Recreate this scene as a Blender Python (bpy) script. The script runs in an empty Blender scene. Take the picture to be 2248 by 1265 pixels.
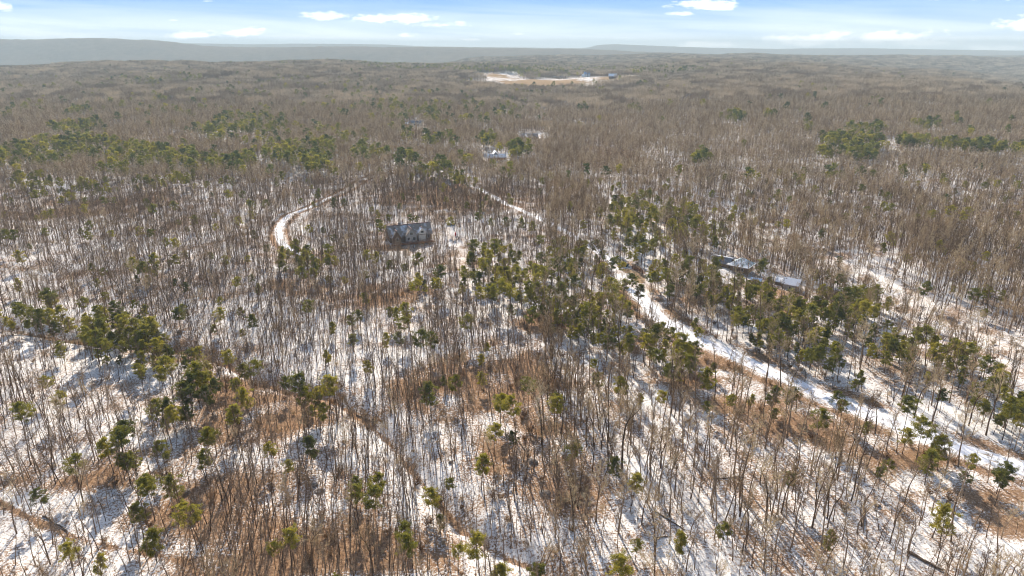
import bpy, math, random, time
import numpy as np
from mathutils import Vector, Matrix

R = math.radians
_T0 = time.time()


def tick(w):
    open("/tmp/ticks.txt", "a").write("%s %.1f\n" % (w, time.time() - _T0))

scene = bpy.context.scene
COL = scene.collection
random.seed(7)
rng = np.random.default_rng(11)

# ------------------------------------------------------------------ camera
H = 85.0                                   # metres above the forest floor
F = 1499.0                                 # focal length in photo pixels (photo 2248 x 1265)
PITCH = math.atan(532.0 / F)
cam_data = bpy.data.cameras.new("camera")
cam_data.lens = 24.0
cam_data.sensor_width = 36.0
cam_data.clip_start = 0.5
cam_data.clip_end = 60000.0
cam = bpy.data.objects.new("camera", cam_data)
COL.objects.link(cam)
cam.location = (0, 0, H)
cam.rotation_euler = (R(90) - PITCH, 0, 0)
scene.camera = cam

# ------------------------------------------------------------------ sun, sky, exposure
SUN_AZ, SUN_EL = R(-10), R(29)
world = bpy.data.worlds.new("World")
scene.world = world
world.use_nodes = True
wt = world.node_tree
wt.nodes.clear()


def wn(kind, **kw):
    n = wt.nodes.new(kind)
    for k, v in kw.items():
        setattr(n, k, v)
    return n


def wmath(op, a, b=None, c=None, clamp=False):
    n = wn("ShaderNodeMath", operation=op, use_clamp=clamp)
    for i, v in enumerate((a, b, c)):
        if v is None:
            continue
        if isinstance(v, (int, float)):
            n.inputs[i].default_value = v
        else:
            wt.links.new(v, n.inputs[i])
    return n.outputs[0]


w_out = wn("ShaderNodeOutputWorld")
w_bg = wn("ShaderNodeBackground")
w_bg.inputs["Strength"].default_value = 0.11
sky = wn("ShaderNodeTexSky", sky_type='NISHITA')
sky.sun_disc = False
sky.sun_elevation = SUN_EL
sky.sun_rotation = SUN_AZ % (2 * math.pi)
sky.altitude = 300
sky.air_density = 1.0
sky.dust_density = 1.5
sky.ozone_density = 1.0
w_co = wn("ShaderNodeTexCoord")
w_sep = wn("ShaderNodeSeparateXYZ")
wt.links.new(w_co.outputs["Generated"], w_sep.inputs[0])
fy = wmath('MAXIMUM', w_sep.outputs[1], 0.05)
su = wmath('DIVIDE', w_sep.outputs[0], fy)          # direction, not screen: tangent of the azimuth
sv = wmath('DIVIDE', w_sep.outputs[2], fy)
w_cmb = wn("ShaderNodeCombineXYZ")
wt.links.new(su, w_cmb.inputs[0])
wt.links.new(wmath('MULTIPLY', sv, 2.6), w_cmb.inputs[1])
w_nz = wn("ShaderNodeTexNoise")
w_nz.inputs["Scale"].default_value = 26.0
w_nz.inputs["Detail"].default_value = 9.0
w_nz.inputs["Roughness"].default_value = 0.62
wt.links.new(w_cmb.outputs[0], w_nz.inputs["Vector"])
w_nzc = wmath('SUBTRACT', w_nz.outputs["Fac"], 0.5)
CLOUDS = [(430, 79, 95, 11, 1), (530, 74, 75, 13, 1), (720, 40, 62, 13, .8), (880, 46, 110, 15, .95), (975, 58, 70, 10, .8), (895, 80, 42, 8, .85),
          (1030, 88, 38, 6, .8), (1555, 19, 80, 16, .95), (1495, 36, 36, 7, .6), (1555, 99, 115, 12, 1), (1800, 90, 150, 22, 1),
          (1930, 84, 150, 25, 1), (2010, 96, 100, 11, .9), (2235, 58, 85, 20, .95), (2200, 106, 120, 10, 1), (2060, 1, 150, 11, .8),
          (8, 24, 34, 13, .9), (390, 48, 20, 4, .5), (1140, 76, 24, 6, .5), (468, 10, 20, 4, .45), (2105, 92, 20, 6, .6),
          (-300, 60, 160, 20, .9), (2600, 80, 180, 20, .9), (1250, -60, 160, 20, .8), (400, -90, 200, 24, .8)]
cloud = None
for (cx, cy, rx, ry, st) in CLOUDS:
    dx = wmath('MULTIPLY', wmath('SUBTRACT', su, (cx - 1124) / 1590), 1590 / rx)
    dv = wmath('MULTIPLY', wmath('SUBTRACT', sv, (100 - cy) / 1590), 1590 / ry)
    # flat base: squash the lower half
    dv = wmath('MULTIPLY', dv, wmath('ADD', 1.0, wmath('MULTIPLY', wmath('LESS_THAN', dv, 0.0), 0.55)))
    d = wmath('SQRT', wmath('ADD', wmath('MULTIPLY', dx, dx), wmath('MULTIPLY', dv, dv)))
    m = wmath('MULTIPLY', wmath('SUBTRACT', 0.92, wmath('ADD', d, wmath('MULTIPLY', w_nzc, 3.4))), 1.35, clamp=True)
    m = wmath('MULTIPLY', m, st)
    cloud = m if cloud is None else wmath('MAXIMUM', cloud, m)
# thin cirrus streaks low over the horizon
w_c2 = wn("ShaderNodeCombineXYZ")
wt.links.new(wmath('MULTIPLY', su, 1.6), w_c2.inputs[0])
wt.links.new(wmath('ADD', wmath('MULTIPLY', sv, 26.0), wmath('MULTIPLY', su, 1.1)), w_c2.inputs[1])
w_n2 = wn("ShaderNodeTexNoise")
w_n2.inputs["Scale"].default_value = 2.2
w_n2.inputs["Detail"].default_value = 7.0
w_n2.inputs["Roughness"].default_value = 0.55
w_n2.inputs["Distortion"].default_value = 0.5
wt.links.new(w_c2.outputs[0], w_n2.inputs["Vector"])
band = wmath('SUBTRACT', 1.0, wmath('MULTIPLY', wmath('ABSOLUTE', wmath('SUBTRACT', sv, 0.012)), 20.0), clamp=True)
cir = wmath('MULTIPLY', wmath('MULTIPLY', wmath('SUBTRACT', w_n2.outputs["Fac"], 0.36), 2.6, clamp=True), wmath('ADD', wmath('MULTIPLY', band, 0.40), 0.06), clamp=True)
cir = wmath('MULTIPLY', cir, wmath('GREATER_THAN', w_sep.outputs[1], 0.05))
cloud = wmath('MAXIMUM', cloud, cir)
# low sky over the far ridges: pale blue at the horizon, deeper blue upwards
w_low = wn("ShaderNodeValToRGB")
le = w_low.color_ramp.elements
le.new(0.5)
le.new(0.8)
for el_, (p_, c_) in zip(le, [(0.0, (5.0, 5.5, 5.8)), (0.06, (3.5, 4.4, 5.3)), (0.20, (1.45, 2.75, 4.9)), (1.0, (0.8, 1.8, 4.2))]):
    el_.position = p_
    el_.color = (*c_, 1)
wt.links.new(wmath('MULTIPLY', wmath('MAXIMUM', w_sep.outputs[2], 0.0), 3.6, clamp=True), w_low.inputs[0])
w_tint = wn("ShaderNodeMix", data_type='RGBA')
wt.links.new(wmath('MULTIPLY', wmath('SUBTRACT', w_sep.outputs[2], 0.10), 5.0, clamp=True), w_tint.inputs["Factor"])
wt.links.new(w_low.outputs[0], w_tint.inputs["A"])
wt.links.new(sky.outputs[0], w_tint.inputs["B"])
w_mix = wn("ShaderNodeMix", data_type='RGBA')
wt.links.new(cloud, w_mix.inputs["Factor"])
wt.links.new(w_tint.outputs["Result"], w_mix.inputs["A"])
w_mix.inputs["B"].default_value = (8.6, 8.5, 8.4, 1)
wt.links.new(w_mix.outputs["Result"], w_bg.inputs["Color"])
wt.links.new(w_bg.outputs[0], w_out.inputs["Surface"])

sun_data = bpy.data.lights.new("sun", 'SUN')
sun_data.energy = 4.8
sun_data.angle = R(0.5)
sun_data.color = (1.0, 0.90, 0.765)
sun = bpy.data.objects.new("sun", sun_data)
COL.objects.link(sun)
sdir = Vector((math.sin(SUN_AZ) * math.cos(SUN_EL), math.cos(SUN_AZ) * math.cos(SUN_EL), math.sin(SUN_EL)))
sun.rotation_euler = (-sdir).to_track_quat('-Z', 'Y').to_euler()
sun.location = (0, 0, 300)

vs = scene.view_settings
vs.view_transform = 'Standard'
vs.look = 'None'
vs.exposure = 1.0
vs.gamma = 1.0
scene.cycles.max_bounces = 4
scene.cycles.diffuse_bounces = 2
scene.cycles.glossy_bounces = 1
scene.cycles.transmission_bounces = 2
scene.cycles.volume_bounces = 0
scene.cycles.use_denoising = True
scene.cycles.denoiser = 'OPENIMAGEDENOISE'
scene.cycles.denoising_input_passes = 'RGB_ALBEDO_NORMAL'
scene.cycles.denoising_prefilter = 'ACCURATE'
scene.cycles.use_adaptive_sampling = True
scene.cycles.adaptive_threshold = 0.03
scene.cycles.filter_width = 1.1


# ------------------------------------------------------------------ materials
def new_mat(name):
    m = bpy.data.materials.new(name)
    m.use_nodes = True
    return m, m.node_tree, m.node_tree.nodes["Principled BSDF"]


def ramp(nt, stops, interp='LINEAR'):
    n = nt.nodes.new("ShaderNodeValToRGB")
    n.color_ramp.interpolation = interp
    e = n.color_ramp.elements
    while len(e) < len(stops):
        e.new(0.5)
    for el, (p, c) in zip(e, stops):
        el.position = p
        el.color = (*c, 1) if len(c) == 3 else c
    return n


def noise_mat(name, c1, c2, scale, rough=0.85, detail=4, rand=0.0, transl=0.0, c3=None, bump=0.0):
    m, nt, bs = new_mat(name)
    tc = nt.nodes.new("ShaderNodeTexCoord")
    nz = nt.nodes.new("ShaderNodeTexNoise")
    nz.inputs["Scale"].default_value = scale
    nz.inputs["Detail"].default_value = detail
    nt.links.new(tc.outputs["Object"], nz.inputs["Vector"])
    fac = nz.outputs["Fac"]
    if rand > 0:
        oi = nt.nodes.new("ShaderNodeObjectInfo")
        ma = nt.nodes.new("ShaderNodeMath")
        ma.operation = 'MULTIPLY_ADD'
        nt.links.new(oi.outputs["Random"], ma.inputs[0])
        ma.inputs[1].default_value = rand
        ma.inputs[2].default_value = -rand / 2
        ad = nt.nodes.new("ShaderNodeMath")
        nt.links.new(ma.outputs[0], ad.inputs[0])
        nt.links.new(fac, ad.inputs[1])
        fac = ad.outputs[0]
    stops = [(0.3, c1), (0.7, c2)] if c3 is None else [(0.2, c1), (0.5, c2), (0.8, c3)]
    rp = ramp(nt, stops)
    nt.links.new(fac, rp.inputs[0])
    nt.links.new(rp.outputs[0], bs.inputs["Base Color"])
    bs.inputs["Roughness"].default_value = rough
    bs.inputs["Specular IOR Level"].default_value = 0.15
    if transl > 0:
        tr = nt.nodes.new("ShaderNodeBsdfTranslucent")
        nt.links.new(rp.outputs[0], tr.inputs[0])
        mx = nt.nodes.new("ShaderNodeMixShader")
        mx.inputs[0].default_value = transl
        nt.links.new(bs.outputs[0], mx.inputs[1])
        nt.links.new(tr.outputs[0], mx.inputs[2])
        nt.links.new(mx.outputs[0], nt.nodes["Material Output"].inputs["Surface"])
    if bump > 0:
        bp = nt.nodes.new("ShaderNodeBump")
        bp.inputs["Strength"].default_value = bump
        nt.links.new(nz.outputs["Fac"], bp.inputs["Height"])
        nt.links.new(bp.outputs[0], bs.inputs["Normal"])
    return m


M = {}
M['bark'] = noise_mat('bark', (.065, .038, .023), (.19, .122, .074), 1.5, rand=0.6, c3=(.38, .28, .185))
M['twig'] = noise_mat('twig', (.20, .125, .060), (.42, .295, .16), 0.6, rand=0.8, c3=(.60, .465, .275))
M['twig_dark'] = noise_mat('twig_dark', (.085, .050, .030), (.20, .13, .08), 0.6, rand=0.8, c3=(.36, .26, .17))
M['pine_bark'] = noise_mat('pine_bark', (.045, .030, .022), (.14, .085, .055), 2.0, rand=0.4)
M['needle'] = noise_mat('needle', (.105, .115, .03), (.24, .225, .036), 0.45, rand=0.6, transl=0.45, c3=(.40, .34, .05))
M['needle_dark'] = noise_mat('needle_dark', (.07, .09, .03), (.15, .165, .04), 0.45, rand=0.7, transl=0.4, c3=(.30, .28, .06))
M['twig_far'] = noise_mat('twig_far', (.25, .175, .105), (.48, .37, .24), 0.3, rand=0.7, c3=(.68, .55, .37))  # lighter copy of twig: colour raised to offset self-shadow in distant crowns
M['dry_leaf'] = noise_mat('dry_leaf', (.13, .062, .026), (.30, .175, .085), 0.8, rand=0.9, transl=0.25, c3=(.44, .32, .18))
M['log'] = noise_mat('log', (.06, .04, .03), (.22, .16, .11), 3.0)
M['rock'] = noise_mat('rock', (.09, .075, .065), (.28, .25, .22), 2.5, bump=0.4)
M['snow'] = noise_mat('snow', (.78, .78, .80), (.88, .88, .88), 0.8, rough=0.6, bump=0.15)
M['wood_wall'] = noise_mat('wood_wall', (.13, .08, .05), (.24, .16, .105), 2.0)
M['grey_wall'] = noise_mat('grey_wall', (.26, .24, .22), (.38, .36, .33), 1.5)
M['cream_wall'] = noise_mat('cream_wall', (.55, .50, .42), (.68, .62, .53), 1.5)
M['white_trim'] = noise_mat('white_trim', (.70, .70, .68), (.80, .80, .78), 2.0)
M['maroon'] = noise_mat('maroon', (.05, .022, .030), (.10, .045, .055), 3.0)
M['grey_roof'] = noise_mat('grey_roof', (.13, .135, .15), (.24, .245, .26), 1.2)
M['green_roof'] = noise_mat('green_roof', (.10, .18, .16), (.19, .28, .25), 0.9, rough=0.5)
M['blue_roof_and_shade'] = noise_mat('blue_roof_and_shade', (.17, .26, .42), (.28, .38, .54), 1.2, rough=0.5)  # shed roof: shade on snow put into the colour; farmhouse: its own blue
M['red'] = noise_mat('red', (.42, .02, .02), (.55, .03, .03), 2.0, rough=0.5)
M['dark_paint'] = noise_mat('dark_paint', (.02, .035, .05), (.03, .05, .07), 2.0, rough=0.3)
M['white_paint'] = noise_mat('white_paint', (.68, .68, .70), (.76, .76, .78), 2.0, rough=0.3)
M['rubber'] = noise_mat('rubber', (.02, .02, .02), (.04, .04, .04), 5.0)
M['red_wood'] = noise_mat('red_wood', (.15, .06, .035), (.26, .12, .07), 2.0)


def glass_mat():
    m, nt, bs = new_mat('glass')
    bs.inputs["Base Color"].default_value = (.02, .025, .03, 1)
    bs.inputs["Roughness"].default_value = 0.08
    return m


M['glass'] = glass_mat()

# roof with patchy snow on shingles
def snowy_roof(name, under1, under2, thr, scale=0.5):
    m, nt, bs = new_mat(name)
    tc = nt.nodes.new("ShaderNodeTexCoord")
    nz = nt.nodes.new("ShaderNodeTexNoise")
    nz.inputs["Scale"].default_value = scale
    nz.inputs["Detail"].default_value = 6
    nt.links.new(tc.outputs["Object"], nz.inputs["Vector"])
    n2 = nt.nodes.new("ShaderNodeTexNoise")
    n2.inputs["Scale"].default_value = 4
    nt.links.new(tc.outputs["Object"], n2.inputs["Vector"])
    r1 = ramp(nt, [(0.3, under1), (0.7, under2)])
    nt.links.new(n2.outputs["Fac"], r1.inputs[0])
    r2 = ramp(nt, [(thr - .13, (0, 0, 0)), (thr + .13, (1, 1, 1))])
    nt.links.new(nz.outputs["Fac"], r2.inputs[0])
    mx = nt.nodes.new("ShaderNodeMix")
    mx.data_type = 'RGBA'
    nt.links.new(r2.outputs[0], mx.inputs["Factor"])
    nt.links.new(r1.outputs[0], mx.inputs["A"])
    mx.inputs["B"].default_value = (.82, .82, .84, 1)
    nt.links.new(mx.outputs["Result"], bs.inputs["Base Color"])
    bs.inputs["Roughness"].default_value = 0.7
    return m


M['snowy_shingle'] = snowy_roof('snowy_shingle', (.19, .14, .105), (.33, .26, .20), 0.64)
M['snowy_metal'] = snowy_roof('snowy_metal', (.16, .24, .23), (.25, .33, .31), 0.50)

tick("mats")
# ------------------------------------------------------------------ terrain
def col_u(px):
    return (px - 1124) / 1590.0


def z_for(y, Y, canopy=0.0):
    dep = PITCH + math.atan((y - 632) / F)
    return H - Y * math.tan(dep) - canopy


T_COLS = [-500, 0, 250, 450, 700, 900, 1000, 1150, 1300, 1500, 1750, 2000, 2248, 2750]
T_ROWS = [0, 150, 250, 350, 500, 700, 1000, 1500, 2100, 2900, 3400, 3900, 4700, 18000]
sk = {-500: 150, 0: 142, 250: 132, 450: 131, 700: 131, 900: 133, 1000: 135}
T = []
for c in T_COLS:
    if c <= 1000:
        z21 = z_for(sk[c], 2100, 15)
        row = [0, 0, 0, 0, 0, 1, 4, z21 * .55, z21, -30, -110, -120, -120, -60]
        if c == -500:
            row = [2, 1, 0, 0, 0, 0, 2, 8, z21 - 8, -50, -110, -120, -120, -60]
        if c == 1000:
            row[8:13] = [z21, 0, 6, z_for(125, 3900, 15), -70]
    elif c == 1150:
        row = [0, 0, 0, 0, 0, -2, -6, 12, 15, 10, 18, z_for(119, 3900, 15), -60, -50]
    elif c == 1300:
        row = [0, 0, 0, 0, 0, -2, -6, 12, 15, 10, 20, z_for(118, 3900, 15), -60, -50]
    elif c == 1500:
        row = [0, 0, -1, -2, -1, 2, 8, 16, 27, 26, 32, z_for(116, 3900, 15), -30, -40]
    elif c == 1750:
        row = [0, -1, -3, -4, -2, 4, 13, 22, 25, 24, 26, z_for(119, 3900, 15), -20, -40]
    elif c == 2000:
        row = [-1, -2, -4, -4, 0, 8, 14, 15, 6, -8, 6, z_for(121, 3900, 15), 0, -40]
    elif c == 2248:
        row = [-2, -3, -4, -4, 2, 8, 10, -2, -30, -40, -5, z_for(124, 3900, 15), 0, -40]
    else:
        row = [-3, -4, -4, -3, 3, 6, 2, -20, -45, -50, -20, 0, 0, -40]
    T.append(row)
T = np.array(T, float)
# fine lookup table, blurred so that there are no creases
NU, NL = 240, 260
UA = np.linspace(col_u(-500), col_u(2750), NU)
LA = np.linspace(math.log(60), math.log(18000), NL)
tu = np.array([col_u(c) for c in T_COLS])
tl = np.log(np.maximum(np.array(T_ROWS, float), 60))
tmp = np.array([np.interp(LA, tl, T[i]) for i in range(len(T_COLS))])
FT = np.array([np.interp(UA, tu, tmp[:, j]) for j in range(NL)]).T
for _ in range(5):
    FT[:, 1:-1] = (FT[:, :-2] + 2 * FT[:, 1:-1] + FT[:, 2:]) / 4
for _ in range(14):
    FT[1:-1] = (FT[:-2] + 2 * FT[1:-1] + FT[2:]) / 4
R1X = [-500, 0, 130, 250, 330, 400, 450, 560, 700, 900, 1100, 1300, 1400, 1600, 2750]
R1Y = [84, 86, 85, 83.5, 87.5, 95, 101, 104, 101.5, 103.5, 105, 108, 113, 120, 125]
R2X = [-500, 350, 410, 560, 640, 760, 850, 930, 1100, 1270, 1292, 1312, 1350, 1430, 1560, 1700, 1780, 1900, 1990, 2100, 2248, 2750]
R2Y = [98, 95, 94.5, 97, 95.5, 96, 97.5, 101.5, 103.5, 105.5, 104, 98.5, 96.5, 100, 104.5, 107, 106, 105.5, 107, 109, 111, 110]


def sinnoise(X, Y, seed, wl):
    r = np.random.default_rng(seed)
    out = np.zeros_like(X, dtype=float)
    for k in range(7):
        a = r.uniform(0, 2 * math.pi)
        w = 2 * math.pi / (wl * r.uniform(0.6, 1.7))
        out += np.sin((X * math.cos(a) + Y * math.sin(a)) * w + r.uniform(0, 6.28)) / 7 * 2
    return out


def tz0(X, Y):
    X = np.asarray(X, float)
    Y = np.asarray(Y, float)
    Yc = np.clip(Y, 60, 17999)
    u = np.clip(X / np.maximum(Yc, 60), UA[0], UA[-1])
    fu = (u - UA[0]) / (UA[1] - UA[0])
    fl = (np.log(Yc) - LA[0]) / (LA[1] - LA[0])
    iu = np.clip(fu.astype(int), 0, NU - 2)
    il = np.clip(fl.astype(int), 0, NL - 2)
    a, b = fu - iu, fl - il
    z = (FT[iu, il] * (1 - a) * (1 - b) + FT[iu + 1, il] * a * (1 - b) + FT[iu, il + 1] * (1 - a) * b + FT[iu + 1, il + 1] * a * b)
    px = 1124 + 1590 * u
    r1 = 5300.0
    h1 = z_for_arr(np.interp(px, R1X, R1Y), r1)
    w1 = np.exp(-((Yc - r1) / 800.0) ** 2)
    z = z * (1 - w1) + h1 * w1
    r2 = 9200.0
    h2 = z_for_arr(np.interp(px, R2X, R2Y), r2)
    w2 = np.exp(-((Yc - r2) / 900.0) ** 2)
    z = z * (1 - w2) + h2 * w2
    near = np.clip((Yc - 60) / 200, 0.3, 1)
    z = z + near * (1.9 * sinnoise(X, Y, 3, 130) + 0.5 * sinnoise(X, Y, 4, 38))
    far = np.clip((Yc - 700) / 1200, 0, 1)
    z = z + far * 7.0 * sinnoise(X, Y, 5, 480) * (1 - w2) * (1 - 0.5 * w1)
    return z


def z_for_arr(y, Y):
    return H - Y * np.tan(PITCH + np.arctan((y - 632) / F))


def pix_to_ground(px, py, dz=0.0, tzf=None):
    """first point where the line of sight through a photo pixel meets the terrain raised by dz"""
    tzf = tzf or tz0
    px = np.atleast_1d(np.asarray(px, float))
    py = np.atleast_1d(np.asarray(py, float))
    vx, vy, vz = (px - 1124) / F, np.ones_like(px), -(py - 632) / F
    cy = vy * math.cos(PITCH) + vz * math.sin(PITCH)
    cz = -vy * math.sin(PITCH) + vz * math.cos(PITCH)
    ux, uz = vx / cy, cz / cy
    Ys = np.exp(np.linspace(math.log(40), math.log(6000), 700))
    hit = np.full(px.shape, 6000.0)
    for c0 in range(0, len(px), 400):
        sl = slice(c0, c0 + 400)
        YY = np.repeat(Ys[None, :], len(px[sl]), 0)
        g = H + uz[sl, None] * YY - (tzf(ux[sl, None] * YY, YY) + dz)
        neg = g <= 0
        has = neg.any(1)
        k = np.maximum(neg.argmax(1), 1)
        ii = np.arange(len(k))
        g0, g1 = g[ii, k - 1], g[ii, k]
        t = np.clip(g0 / np.maximum(g0 - g1, 1e-6), 0, 1)
        hit[sl] = np.where(has, Ys[k - 1] + (Ys[k] - Ys[k - 1]) * t, 6000.0)
    return ux * hit, hit


def to_px(X, Y, Z):
    d = Y * math.cos(PITCH) - (Z - H) * math.sin(PITCH)
    v = Y * math.sin(PITCH) + (Z - H) * math.cos(PITCH)
    return 1124 + F * X / d, 632 - F * v / d, d


def line_w(pts):
    x, y = pix_to_ground([p[0] for p in pts], [p[1] for p in pts])
    return np.stack([x, y], 1)


def smooth_line(P, n=6):
    out = []
    for i in range(len(P) - 1):
        p0 = P[max(i - 1, 0)]
        p1, p2 = P[i], P[i + 1]
        p3 = P[min(i + 2, len(P) - 1)]
        for k in range(n):
            t = k / n
            out.append(0.5 * ((2 * p1) + (-p0 + p2) * t + (2 * p0 - 5 * p1 + 4 * p2 - p3) * t * t + (-p0 + 3 * p1 - 3 * p2 + p3) * t ** 3))
    out.append(P[-1])
    return np.array(out)


def dist_line(X, Y, P):
    d = np.full(np.shape(X), 1e9)
    for i in range(len(P) - 1):
        ax, ay = P[i]
        bx, by = P[i + 1]
        L2 = (bx - ax) ** 2 + (by - ay) ** 2 + 1e-9
        t = np.clip(((X - ax) * (bx - ax) + (Y - ay) * (by - ay)) / L2, 0, 1)
        d = np.minimum(d, np.hypot(X - ax - t * (bx - ax), Y - ay - t * (by - ay)))
    return d


STREAM = line_w([(-60, 700), (0, 708), (110, 728), (230, 747), (340, 752), (430, 765), (500, 788), (560, 824), (640, 848), (720, 858), (800, 905),
                 (850, 950), (900, 1010), (960, 1080), (1010, 1140), (1090, 1190), (1170, 1225), (1250, 1290)])
TRACK = line_w([(-40, 1088), (0, 1105), (80, 1145), (160, 1180), (240, 1200), (330, 1216), (400, 1232), (470, 1275)])
ROAD = line_w([(1352, 582), (1372, 600), (1395, 632), (1430, 680), (1500, 730), (1600, 775), (1700, 820), (1800, 865), (1900, 905), (2000, 945), (2100, 982), (2248, 1030), (2400, 1080)])
LANE = line_w([(1352, 582), (1318, 556), (1285, 535), (1235, 505), (1195, 484), (1130, 455), (1060, 418), (990, 385), (930, 360), (870, 338), (800, 322)])
DRIVE = line_w([(960, 365), (870, 375), (800, 392), (740, 428), (680, 455), (640, 470), (618, 490), (611, 512), (620, 534), (645, 552), (690, 566)])
PATH = line_w([(975, 492), (992, 520), (1008, 560), (1020, 600), (1012, 640)])
BANK = line_w([(1560, 435), (1640, 485), (1720, 522), (1850, 570), (1950, 620), (2100, 695), (2248, 765), (2400, 840)])
RAVINE = line_w([(1020, 335), (1150, 370), (1300, 400), (1450, 420), (1560, 440), (1680, 500), (1800, 570), (1900, 620), (2050, 720)])


def tz(X, Y):
    X = np.asarray(X, float)
    Y = np.asarray(Y, float)
    z = tz0(X, Y)
    d = dist_line(X, Y, STREAM)
    z = z - 1.9 * np.exp(-(d / 2.6) ** 2) - 0.8 * np.exp(-(d / 9.0) ** 2)
    d = dist_line(X, Y, RAVINE)
    z = z - 3.0 * np.exp(-(d / 22.0) ** 2)
    return z


# ------------------------------------------------------------------ masks in world space
def blobs(specs):
    A = np.array(specs, float)
    x, y, rx, ry = A[:, 0], A[:, 1], A[:, 2], A[:, 3]
    cx, cy = pix_to_ground(x, y)
    ex, _ = pix_to_ground(x + rx, y)
    _, y1 = pix_to_ground(x, y - ry)
    _, y2 = pix_to_ground(x, y + ry)
    return list(zip(cx, cy, np.abs(ex - cx), np.abs(y1 - y2) / 2, A[:, 4]))


def blob_mask(X, Y, B):
    m = np.zeros(np.shape(X))
    for (cx, cy, rx, ry, s) in B:
        d2 = ((X - cx) / rx) ** 2 + ((Y - cy) / ry) ** 2
        m = np.maximum(m, s * np.exp(-d2 ** 1.6 * 0.9))
    return m


LITTER = blobs([(1110, 830, 130, 50, 1.0), (1000, 805, 60, 30, .7), (930, 850, 60, 45, .75), (1030, 880, 90, 40, .6), (620, 900, 100, 55, .85),
                (480, 860, 100, 45, .8), (380, 770, 90, 25, .6), (520, 930, 70, 40, .6), (720, 1190, 200, 60, .85), (560, 1240, 160, 40, .85),
                (880, 1240, 130, 40, .8), (1160, 1010, 130, 60, .65), (1260, 1080, 60, 50, .65), (1210, 930, 80, 40, .55), (1790, 945, 150, 38, .85),
                (1990, 1000, 130, 38, .85), (2160, 1085, 110, 40, .75), (1640, 890, 90, 30, .7), (1510, 835, 70, 28, .7), (1430, 760, 60, 25, .6),
                (170, 1045, 130, 30, .75), (340, 1110, 90, 55, .7), (480, 1110, 110, 60, .55), (850, 645, 130, 25, .6), (1190, 705, 70, 22, .95),
                (700, 640, 110, 18, .5), (1000, 430, 170, 35, .65), (860, 545, 60, 7, .7), (230, 455, 200, 25, .5), (1560, 790, 60, 18, .7),
                (2230, 1150, 90, 40, .5), (1680, 1235, 80, 20, .3), (1380, 1250, 100, 20, .4), (1290, 340, 100, 30, .5), (740, 560, 60, 15, .3),
                (700, 1060, 120, 30, .4), (1350, 900, 60, 50, .3), (1750, 660, 120, 30, .5), (1500, 640, 100, 30, .5), (300, 640, 160, 25, .25)])
TAN = blobs([(1400, 606, 26, 20, 1.0), (1378, 594, 16, 10, 1.0), (1355, 668, 40, 12, .8), (1190, 180, 150, 10, 1.1), (1090, 168, 50, 7, 1.0), (1340, 174, 70, 6, 1.0)])
OPEN = blobs([(642, 506, 30, 40, 1.3), (1405, 612, 40, 26, 1.2), (1180, 180, 120, 10, 2.0), (1265, 174, 80, 7, 2.0), (1090, 168, 60, 6, 2.0), (1200, 192, 50, 5, 1.2), (1350, 174, 60, 6, 2.0),
              (1150, 740, 90, 18, .6), (1240, 800, 40, 30, .6), (905, 700, 25, 35, .55), (1100, 139, 60, 3, 1.2), (1135, 160, 60, 4, .8),
              (30, 1190, 130, 80, .45), (20, 640, 60, 50, .2), (640, 405, 25, 30, .5), (1330, 435, 45, 14, .8), (1000, 560, 22, 70, .7),
              (300, 840, 90, 60, .15), (90, 880, 90, 60, .2), (1730, 620, 60, 20, .7), (1600, 590, 55, 18, .8), (900, 520, 75, 22, .6),
              (1085, 342, 30, 9, .9), (1165, 302, 38, 9, .9), (910, 272, 24, 7, .8), 
              (1290, 435, 30, 10, .5), (1180, 260, 140, 30, .3), (480, 305, 150, 20, .35), (1405, 121, 30, 2.2, 1.2)])
DENSE = blobs([(600, 640, 340, 90, .8), (750, 560, 300, 100, .5), (650, 770, 250, 60, .6), (620, 950, 200, 80, .7), (900, 950, 150, 100, .5),
               (1000, 700, 200, 60, .4), (800, 1200, 300, 80, .5), (1800, 450, 350, 90, .4)])


def litter_at(X, Y):
    m = blob_mask(X, Y, LITTER) * np.clip(1.0 + 0.7 * sinnoise(X, Y, 41, 16), .2, 1.3)
    m = np.maximum(m, (.9 + .5 * sinnoise(X, Y, 43, 12)) * np.exp(-(dist_line(X, Y, STREAM) / 0.65) ** 2))
    m = np.maximum(m, (.8 + .5 * sinnoise(X, Y, 44, 10)) * np.exp(-(dist_line(X, Y, TRACK) / 0.7) ** 2))
    dr = dist_line(X, Y, DRIVE)
    m = np.maximum(m, 0.85 * np.exp(-((dr - 3.6) / 1.1) ** 2))
    ro = dist_line(X, Y, ROAD)
    m = np.maximum(m, (0.55 + .5 * sinnoise(X, Y, 42, 22)) * np.exp(-((ro - 6.5) / 2.0) ** 2))
    m = np.where(ro < 4.0, 0, m)
    m = np.where(dr < 2.0, 0, m)
    return np.where(dist_line(X, Y, LANE) < 2.5, 0, m)


def density_at(X, Y):
    d = 0.80 + 0.34 * sinnoise(X, Y, 21, 60) + 0.5 * blob_mask(X, Y, DENSE) - blob_mask(X, Y, OPEN)
    d = np.where(dist_line(X, Y, ROAD) < 4.6, 0, d)
    d = np.where(dist_line(X, Y, LANE) < 2.3, 0, d)
    d = np.where(dist_line(X, Y, DRIVE) < 1.9, 0, d)
    d = np.where(dist_line(X, Y, PATH) < 1.8, 0.03, d)
    d = np.where(dist_line(X, Y, BANK) < 6.0, d * 0.25, d)
    d = np.where(dist_line(X, Y, STREAM) < 1.6, 0, d)
    return d


def tag(o, label=None, cat=None, group=None, kind=None):
    if label:
        o["label"] = label
    if cat:
        o["category"] = cat
    if group:
        o["group"] = group
    if kind:
        o["kind"] = kind
    return o


tick("masks")
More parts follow.
